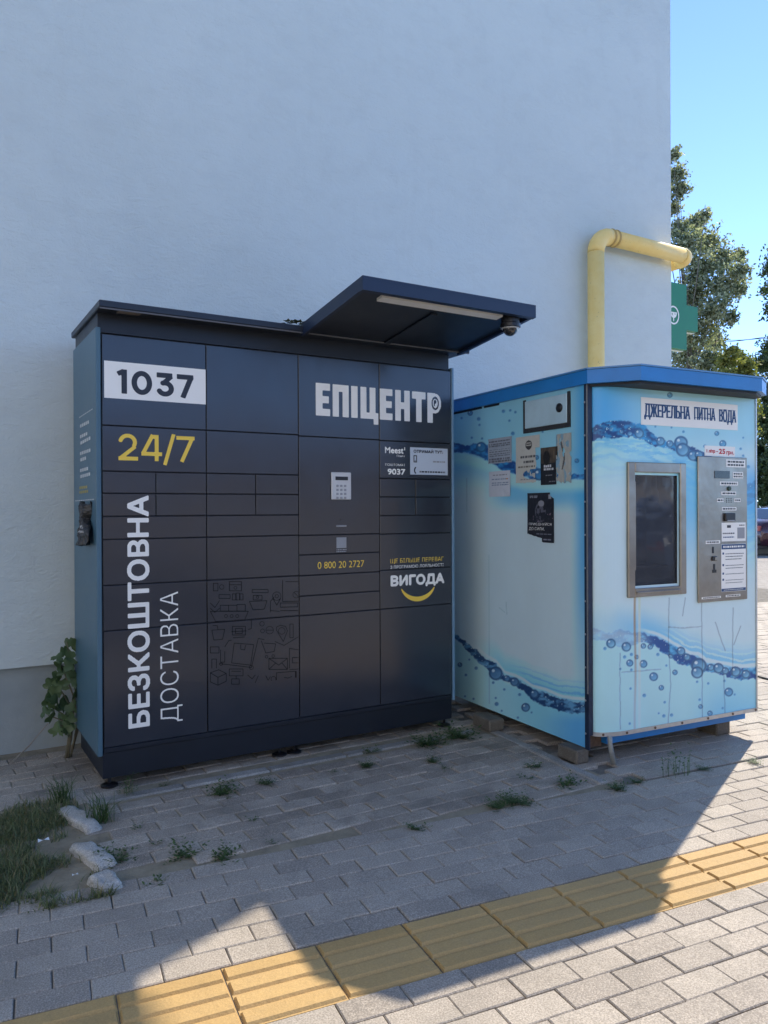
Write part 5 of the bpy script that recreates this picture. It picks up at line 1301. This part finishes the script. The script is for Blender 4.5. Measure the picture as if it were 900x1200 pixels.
# broken kerb stones, paper scraps
def stone(u, v, L, W, H, rz, seed, label):
    m = MB(); nx, ny, nz = 9, 6, 4; r = random.Random(seed)
    bm_ = {}
    V = []; Fs = []
    def vid(i, j, k):
        key = (i, j, k)
        if key not in bm_:
            x, y, z = (i/nx-.5), (j/ny-.5), k/nz
            sh = 1-0.16*(abs(2*x)**4)*1.0-0.12*z
            px, py, pz = x*L*(1-.06*abs(2*y)**5-.04*z*z), y*W*(1-.08*abs(2*x)**5-.10*z*z), z*H*(1-.18*abs(2*x)**6-.15*abs(2*y)**6)
            nse = [(float(fbm(np.array(px*28+a), np.array(py*28+pz*19), seed+a))-.47)*.030 for a in (1, 2, 3)]
            bm_[key] = len(V); V.append((px+nse[0], py+nse[1], pz+nse[2]*(1 if k else 0)-.012))
        return bm_[key]
    for i in range(nx):
        for j in range(ny): Fs.append((vid(i, j, nz), vid(i+1, j, nz), vid(i+1, j+1, nz), vid(i, j+1, nz)))
    for k_ in range(nz):
        for i in range(nx):
            Fs.append((vid(i, 0, k_), vid(i+1, 0, k_), vid(i+1, 0, k_+1), vid(i, 0, k_+1))); Fs.append((vid(i+1, ny, k_), vid(i, ny, k_), vid(i, ny, k_+1), vid(i+1, ny, k_+1)))
        for j in range(ny):
            Fs.append((vid(0, j+1, k_), vid(0, j, k_), vid(0, j, k_+1), vid(0, j+1, k_+1))); Fs.append((vid(nx, j, k_), vid(nx, j+1, k_), vid(nx, j+1, k_+1), vid(nx, j, k_+1)))
    o = link('kerb_stone', m.add(V, Fs).data('kerb_stone', True, M_STONE)); q = P_z(u, v); o.location = (q[0], q[1], 0); o.rotation_euler = (0, 0, rz)
    tag(o, label, 'stone', 'broken kerb stones')
stone(93, 962, .33, .085, .040, 1.80, 3, 'pale broken kerb stone farthest back, under the spiky grass tuft')
stone(109, 1005, .27, .09, .042, 1.80, 5, 'longest pale broken kerb stone, middle one of three')
stone(123, 1037, .14, .09, .042, 1.74, 9, 'smallest ribbed pale kerb stone nearest the walkway')
for i, (u, v, lb) in enumerate(((51, 985, 'white scrap of paper lying in the green grass'), (88, 1025, 'tiny white scrap on the bare soil beside the kerb stones'))):
    q = P_z(u, v, .05 if i == 0 else .01); s = .022 if i == 0 else .011
    m = MB().add([(-s, -s*.4, 0), (0, -s*.6, s*.4), (s, -s*.3, 0), (s*.9, s*.5, s*.3), (0, s*.4, -.002), (-s*.9, s*.5, s*.35)], [(0, 1, 4, 5), (1, 2, 3, 4)])
    o = link('paper_scrap', m.data('paper_scrap', mat=M_WHITE)); o.location = q; tag(o, lb, 'litter', 'paper scraps')

# young fig-leaved plant squeezed between wall and locker
base = P_z(62, 880); base[1] = min(base[1], WY-0.05)
PYL = 4.62
pb0 = P_y(80, 866, PYL)
fig = thing('sapling', (pb0[0], PYL, 0), 'young sapling with dark lobed leaves squeezed between wall and locker', 'plant')
tips = [(78, 752), (70, 775), (82, 790), (66, 800), (60, 828), (84, 820), (70, 850), (56, 838)]
for q, (u, v) in enumerate(tips):
    e = P_y(u, v, PYL-0.02*(q % 3)); st_ = np.array([pb0[0]+0.012*(q % 3-1), PYL+0.01*(q % 2), 0.0]); mid = (st_+e)/2+np.array([0.05, 0, 0.07])
    part('stem', MB().tube([st_, st_*.5+mid*.5+np.array([.01, 0, .02]), mid, mid*.4+e*.6, e], [.006, .0055, .0045, .0035, .002], 6), M_STEM, fig, True)
def fig_leaf(seed):
    r = random.Random(seed); ang = np.linspace(-150, 150, 31); V = [(0, 0, 0)]
    for a in ang:
        t = math.radians(a); lob = 0.62+0.38*abs(math.cos(t*2.5*60/60))**0.8 if abs(a) < 140 else 0.5
        rr_ = (0.075-0.018*abs(a)/150)*lob*r.uniform(.94, 1.06); V.append((rr_*math.sin(t), rr_*math.cos(t), -0.35*rr_*abs(math.sin(t))+.010*math.cos(3*t)))
    return MB().add(V, [(0, i, i+1) for i in range(1, len(V)-1)]).data('leaf', True, M_FIG)
FL = [fig_leaf(s_) for s_ in range(4)]
LEAF = [(83, 757, 1.0), (76, 768, 1.1), (66, 772, .8), (85, 778, 1), (77, 789, 1.15), (67, 795, .9), (60, 803, .85), (83, 800, 1.1), (72, 808, 1.2), (88, 815, .9), (58, 820, .9), (66, 824, 1.15), (77, 826, 1.1), (86, 832, 1.0), (53, 836, .8), (62, 840, 1.0), (73, 846, 1.15), (84, 848, .9), (68, 858, 1.0), (79, 860, .8), (56, 826, .8), (80, 842, .9), (71, 782, .9), (64, 812, .9), (76, 855, 1.1), (88, 795, 1.0)]
for i, (u, v, s_) in enumerate(LEAF):
    r = random.Random(i*7+1); o = bpy.data.objects.new('leaf', FL[i % 4]); col.objects.link(o); o.parent = fig
    q = P_y(u, v, PYL-r.uniform(0.0, .09)); o.location = PINV[fig.name] @ Vector(q)
    o.rotation_euler = (math.radians(r.uniform(35, 120)), r.uniform(-.7, .7), r.uniform(-.9, .9)+math.pi*(r.random() < .15)); o.scale = (s_*0.76,)*3
part('dead_stalk', MB().tube([P_z(14, 895)+np.array([0, 0, .01]), P_y(34, 874, WY-.12), P_y(56, 848, PYL)], [.004, .0045, .003], 6), plain('dry_stalk', (0.26, 0.24, 0.20), 0.8), fig, True)

# ================================================================== BACKGROUND ON THE RIGHT
def scatter_leaves(clusters, per, size, seed, flat=1.0):
    """clusters: (centre, radius) -> many small leaf faces spread through their volume"""
    r = np.random.default_rng(seed); vs_, fs_ = [], []; tot = 0
    for c, rad, wgt in clusters:
        n = int(per*wgt)
        d = r.normal(size=(n, 3)); d /= np.linalg.norm(d, axis=1)[:, None]
        rr_ = rad*(0.15+1.05*r.random(n)**0.6); lump = 0.75+0.5*np.sin(d[:, 0]*5+c[0])*np.sin(d[:, 2]*6+c[1])
        p = np.array(c)+d*(rr_*lump)[:, None]*np.array([1, 1, flat])
        a = r.normal(size=(n, 3)); a /= np.linalg.norm(a, axis=1)[:, None]; b = np.cross(a, r.normal(size=(n, 3))); b /= np.linalg.norm(b, axis=1)[:, None]
        s = size*r.uniform(.6, 1.3, n)[:, None]
        q = np.stack([p-a*s, p-b*s*.55, p+a*s, p+b*s*.55], 1).reshape(-1, 3)
        vs_.append(q); fs_.append(np.arange(tot, tot+4*n).reshape(-1, 4)); tot += 4*n
    return np.concatenate(vs_), np.concatenate(fs_)
def crown(name, clusters, per, size, mat, parent, seed, flat=1.0):
    v, f = scatter_leaves(clusters, per, size, seed, flat); me = bpy.data.meshes.new(name)
    me.vertices.add(len(v)); me.vertices.foreach_set('co', v.astype(np.float32).ravel()); me.loops.add(f.size); me.loops.foreach_set('vertex_index', f.astype(np.int32).ravel())
    me.polygons.add(len(f)); me.polygons.foreach_set('loop_start', np.arange(0, f.size, 4, dtype=np.int32)); me.update(calc_edges=True); me.materials.append(mat)
    return link(name, me, parent)
M_BARK = plain('bark', (0.17, 0.15, 0.12), 0.9, 0, 0.3, 12, 0.6, 40)
M_T1 = mat_leaf('poplar_leaves', (0.06, 0.085, 0.04), (0.50, 0.52, 0.38), 0.40)
M_T2 = mat_leaf('dark_leaves', (0.03, 0.055, 0.02), (0.10, 0.14, 0.05), 0.3)
M_T3 = mat_leaf('yellow_green_leaves', (0.13, 0.155, 0.04), (0.30, 0.31, 0.09), 0.35)
def tree(name, u_base, D, px, per, size, mat, label, seed, trunk=0.14, flat=1.0, group='trees beyond the kiosk'):
    b = P_d(u_base, 598, D); b[2] = 0.0
    root = thing(name, tuple(b), label, 'tree', group=group)
    r = random.Random(seed); cl = []
    for (u, v, rad, w) in px:
        c = P_d(u, v, D+r.uniform(-1, 1)*0.05*D); cl.append((c, rad*D/F_PX, w))
    top = max(c[2] for c, _, _ in cl)
    fork = np.array([b[0], b[1], top*0.32])
    part('trunk', MB().tube([b, b+np.array([.03, .02, fork[2]*.5]), fork, np.array([b[0]+.1, b[1], top*.55]), np.array([b[0], b[1]+.1, top*.72])], [trunk, trunk*.85, trunk*.7, trunk*.35, trunk*.06], 8), M_BARK, root, True)
    for c, rad, w in cl:
        if c[2] < fork[2]*.8: continue
        s = fork+np.array([0, 0, max(0, min(c[2]-fork[2], top*.5))*.45])
        part('limb', MB().tube([s, (s+c)/2+np.array([0, 0, -.06*np.linalg.norm(c-s)]), c], [trunk*.16, trunk*.09, trunk*.03], 5), M_BARK, root, True)
    crown('crown', cl, per, size, mat, root, seed, flat)
    return root
tree('poplar_tree', 806, 19.0, [(789, 182, 10, .35), (793, 205, 13, .6), (797, 222, 13, .6), (790, 245, 10, .4), (797, 268, 15, .7), (815, 262, 14, .7), (826, 252, 8, .25), (806, 285, 20, 1.1), (830, 285, 20, 1.0), (846, 305, 18, .9), (866, 300, 10, .35), (868, 318, 12, .5), (822, 315, 24, 1.5), (848, 335, 20, 1.0), (866, 338, 12, .5), (812, 345, 26, 1.6), (838, 362, 18, .9), (856, 372, 10, .35), (818, 385, 26, 1.6), (838, 400, 16, .8), (805, 415, 24, 1.5), (830, 425, 20, 1.2), (800, 450, 26, 1.3), (828, 460, 24, 1.2), (770, 300, 26, 1.0), (765, 360, 28, 1.0), (770, 420, 28, 1.0), (775, 240, 18, .6), (812, 500, 30, 1.2)],
     1350, 0.047, M_T1, 'tall silvery green poplar rising beside the building corner', 5)
tree('leafy_tree', 935, 40.0, [(899, 318, 9, .25), (898, 340, 10, .3), (908, 300, 14, .5), (915, 335, 20, 1.0), (912, 365, 16, .5), (901, 362, 8, .12), (935, 300, 28, 1.2), (945, 350, 34, 1.4), (930, 400, 26, 1.0), (903, 425, 14, .6)],
     800, 0.10, M_T2, 'sparse dark leaved tree reaching in at the right edge', 8)
tree('golden_shrub', 862, 16.5, [(858, 412, 9, .6), (850, 424, 12, .9), (866, 422, 12, .9), (876, 428, 12, .9), (856, 438, 16, 1.3), (874, 444, 16, 1.3), (846, 445, 12, 1.0), (862, 470, 22, 1.6), (860, 510, 26, 1.6), (878, 480, 16, 1.2)],
     900, 0.040, M_T3, 'yellow green conical shrub above the kiosk roof', 11, 0.07)
tree('dark_tree', 906, 34.0, [(896, 425, 14, 1.0), (906, 410, 16, 1.0), (888, 452, 14, 1.0), (900, 462, 18, 1.4), (893, 490, 16, 1.3), (905, 505, 20, 1.6), (888, 525, 14, 1.2), (898, 545, 16, 1.4), (890, 572, 15, 1.4), (903, 585, 18, 1.6), (880, 560, 18, 1.2), (920, 470, 26, 1.5), (925, 540, 28, 1.5), (870, 600, 20, 1.0), (892, 602, 14, 1.2), (930, 600, 24, 1.2)],
     1100, 0.085, M_T2, 'dense dark tree behind the parked car', 14, 0.16)

for i, (u_, lb_) in enumerate(((1010, 'round dark tree farther right along the street, outside the picture'), (1110, 'second round tree to the right along the street, outside the picture'), (1260, 'third round tree to the right along the street, outside the picture'))):
    rr0 = random.Random(i+40)
    tree('street_tree', u_, 44.0, [(u_+rr0.uniform(-60, 60), 520+rr0.uniform(-85, 60), rr0.uniform(22, 34), 1.0) for q in range(13)], 700, 0.11, (M_T2, M_T1, M_T2)[i], lb_, 60+i, 0.2)

# low wall and kerb under the trees
q0, q1 = P_z(850, 648), P_z(1400, 648)
d = (q1-q0)/np.linalg.norm(q1-q0); nrm = np.array([-d[1], d[0], 0])
def slab(name, a, b, w, z0, z1, mat, label, cat):
    V = [(*(p+nrm*o)[:2], z) for z in (z0, z1) for p, o in ((a, 0), (b, 0), (b, w), (a, w))]
    o = link(name, MB().add(V, [(0, 3, 2, 1), (4, 5, 6, 7), (0, 1, 5, 4), (1, 2, 6, 5), (2, 3, 7, 6), (3, 0, 4, 7)]).data(name, mat=mat))
    return tag(o, label, cat)
slab('low_wall', q0+nrm*0.8, q1+nrm*0.8, 0.2, 0, 0.42, plain('pale_wall', (0.50, 0.49, 0.46), 0.85, 0, 0.15, 6, .2, 60), 'low pale wall beyond the parked car', 'wall')
slab('kerb', q0-nrm*.1, q1-nrm*.1, 0.15, -.02, 0.13, M_KERB, 'far concrete kerb in front of the low wall', 'kerb')
# dark steel edging strip across the paving
e0, e1 = P_z(880, 791.5), P_z(960, 812)
d2 = (e1-e0)/np.linalg.norm(e1-e0); n2 = np.array([-d2[1], d2[0], 0])
m = MB(); V = [(*(p+n2*o)[:2], z) for z in (-.02, .012) for p, o in ((e0-d2*.3, 0), (e1+d2*1.5, 0), (e1+d2*1.5, .022), (e0-d2*.3, .022))]
tag(link('metal_edging', m.add(V, [(0, 3, 2, 1), (4, 5, 6, 7), (0, 1, 5, 4), (1, 2, 6, 5), (2, 3, 7, 6), (3, 0, 4, 7)]).data('metal_edging', mat=plain('dark_edging', (0.05, 0.05, 0.052), 0.6))), 'thin dark metal strip set across the sunlit paving right of the kiosk', 'edging')
# overhead wires
for i, (ua, va, ub, vb) in enumerate(((800, 402, 980, 374), (800, 396, 980, 382))):
    a, b = P_d(ua, va, 30), P_d(ub, vb, 26); pts = [a+(b-a)*t+np.array([0, 0, -.5*4*t*(1-t)*.5]) for t in np.linspace(-1.2, 2.2, 24)]
    tag(link('overhead_wire', MB().tube(pts, 0.014, 5).data('overhead_wire', True, M_BLACK)), ('thin black overhead wire, lower one, above the shrub' if i == 0 else 'thin black overhead wire, upper one, above the shrub'), 'wire', 'overhead wires')
# parked cars: one beyond the kiosk, one across the street that shows as a reflection in the kiosk window
M_GLASSD = plain('car_glass', (0.01, 0.012, 0.014), 0.06, 0, 0.05, coat=.5)
def make_car(ox, oy, rz, paint, label):
    car = thing('parked_car', (ox, oy, 0), label, 'car', rz, 'cars parked along the street')
    CM = Matrix.Translation((ox, oy, 0)) @ Matrix.Rotation(rz, 4, 'Z')
    cpt = lambda V: [tuple(CM @ Vector(v)) for v in V]
    def piece(name, mb, mat, parent, smooth=False): mb.v = cpt(mb.v); return part(name, mb, mat, parent, smooth)
    prof = [(0.06, .30), (0.0, .48), (0.02, .70), (0.08, .92), (0.42, 1.00), (0.95, 1.36), (1.3, 1.44), (2.1, 1.44), (2.6, 1.36), (3.2, 1.0), (4.1, .88), (4.25, .7), (4.28, .42), (4.2, .28), (3.85, .24), (0.4, .24)]
    n = len(prof); V = []
    for y, k_ in ((0, .90), (.05, 1), (1.65, 1), (1.7, .90)):
        for (x, z) in prof:
            yy = .85+(y-.85)*.80 if z > 1.02 else y
            V.append((2.1+(x-2.1)*(1 if k_ == 1 else .985), yy, .65+(z-.65)*(1 if k_ == 1 else .96)))
    Fs = [tuple(range(n))[::-1], tuple(range(3*n, 4*n))]+[(s_*n+i, s_*n+(i+1) % n, (s_+1)*n+(i+1) % n, (s_+1)*n+i) for s_ in range(3) for i in range(n)]
    piece('body', MB().add(V, Fs), paint, car, True)
    piece('rear_window', MB().add([(0.50, .30, 1.06), (0.50, 1.40, 1.06), (0.90, 1.34, 1.35), (0.90, .36, 1.35)], [(0, 3, 2, 1)]), M_GLASSD, car)
    piece('windscreen', MB().add([(3.16, .28, 1.035), (3.16, 1.42, 1.035), (2.66, 1.34, 1.345), (2.66, .36, 1.345)], [(0, 1, 2, 3)]), M_GLASSD, car)
    for y0, y1, f_ in ((.09, .155, (0, 1, 2, 3)), (1.61, 1.545, (3, 2, 1, 0))):
        piece('side_window', MB().add([(1.0, y0, 1.05), (3.0, y0, 1.02), (2.55, y1, 1.32), (1.25, y1, 1.37)], [f_]), M_GLASSD, car)
    for y in (.05, 1.33):
        piece('tail_light', MB().cbox(-.012, .12, y, y+.32, .70, .86, .01), plain('tail_red', (0.35, 0.008, 0.012), 0.2, coat=1), car)
        piece('headlight', MB().cbox(4.12, 4.275, y, y+.32, .62, .76, .01), plain('headlight_lens', (0.6, 0.62, 0.62), 0.1, coat=1), car)
    piece('bumper', MB().cbox(-.05, .10, .05, 1.65, .32, .52, .03), M_BLACK, car)
    piece('number_plate', MB().cbox(-.056, -.051, .6, 1.1, .36, .47, .001), M_LABEL, car)
    for x in (.75, 3.4):
        for y in (-.01, 1.52):
            t = MB().lathe((x, y, .315), [(.20, 0), (.30, 0), (.315, .03), (.315, .17), (.30, .2), (.20, .2)], (0, 1, 0), 22)
            rm = MB().lathe((x, y, .315), [(.19, .02), (.20, .01), (.20, .18), (.05, .19)], (0, 1, 0), 16)
            w = piece('tyre', t, M_BLACK, car, True); piece('rim', rm, M_ALU, w, True)
    return car
cp0 = P_z(891.5, 651)
make_car(cp0[0], cp0[1], -0.35, plain('car_maroon', (0.060, 0.012, 0.020), 0.25, 0.2, 0.05, coat=1.0), 'dark maroon car parked beyond the kiosk, cut by the right edge')
make_car(8.6, -4.6, -0.25, plain('car_grey', (0.10, 0.11, 0.13), 0.25, 0.4, 0.05, coat=1.0), 'grey car across the street, seen only as a reflection in the kiosk window')

# pale unseen building added on the left to bounce sunlight onto the shaded wall
lf = thing('bounce_building', (-4.8, -8, 0), 'pale unseen building added left of the photographer to bounce sunlight onto the wall', 'building')
part('wall', MB().box(-12, -4.8, -22, 1.0, -.02, 8.0), plain('pale_render', (0.84, 0.79, 0.70), 0.85, 0, 0.1, .8, .2, 30), lf)
part('roof', MB().box(-12.3, -4.6, -22.3, 1.2, 8.001, 8.25), MATS['roof_grey'], lf)
for i in range(5):
    for z in (1.0, 4.2):
        y = -20+i*4.2; w = part('window', MB().box(-4.8, -4.75, y-.08, y+1.48, z-.08, z+1.58), M_WHITE, lf); part('pane', MB().box(-4.749, -4.73, y, y+1.4, z, z+1.5), M_GLASSD, w)

# house across the street behind the photographer; it shows as the brownish reflection in the locker doors
hs = thing('opposite_house', (3, -25, 0), 'low sandy brown house across the street, seen only as a reflection in the locker', 'house')
M_SAND2 = plain('sandy_render', (0.58, 0.47, 0.35), 0.85, 0, 0.15, .8, .2, 30)
part('wall', MB().box(-22, 30, -32, -25, -.02, 3.7), M_SAND2, hs)
rv = [(-22.6, -32.5, 3.7), (30.6, -32.5, 3.7), (30.6, -24.4, 3.7), (-22.6, -24.4, 3.7), (-19, -28.5, 5.2), (27, -28.5, 5.2)]
part('roof', MB().add(rv, [(3, 2, 5, 4), (2, 1, 5), (1, 0, 4, 5), (0, 3, 4), (0, 1, 2, 3)]), plain('tile_brown', (0.17, 0.08, 0.05), 0.8, 0, .2), hs)
for i in range(9):
    x = -19+i*5.4; w = part('window', MB().box(x-.08, x+1.58, -25, -24.94, 1.22, 2.98), M_WHITE, hs); part('pane', MB().box(x, x+1.5, -24.939, -24.92, 1.3, 2.9), M_GLASSD, w)
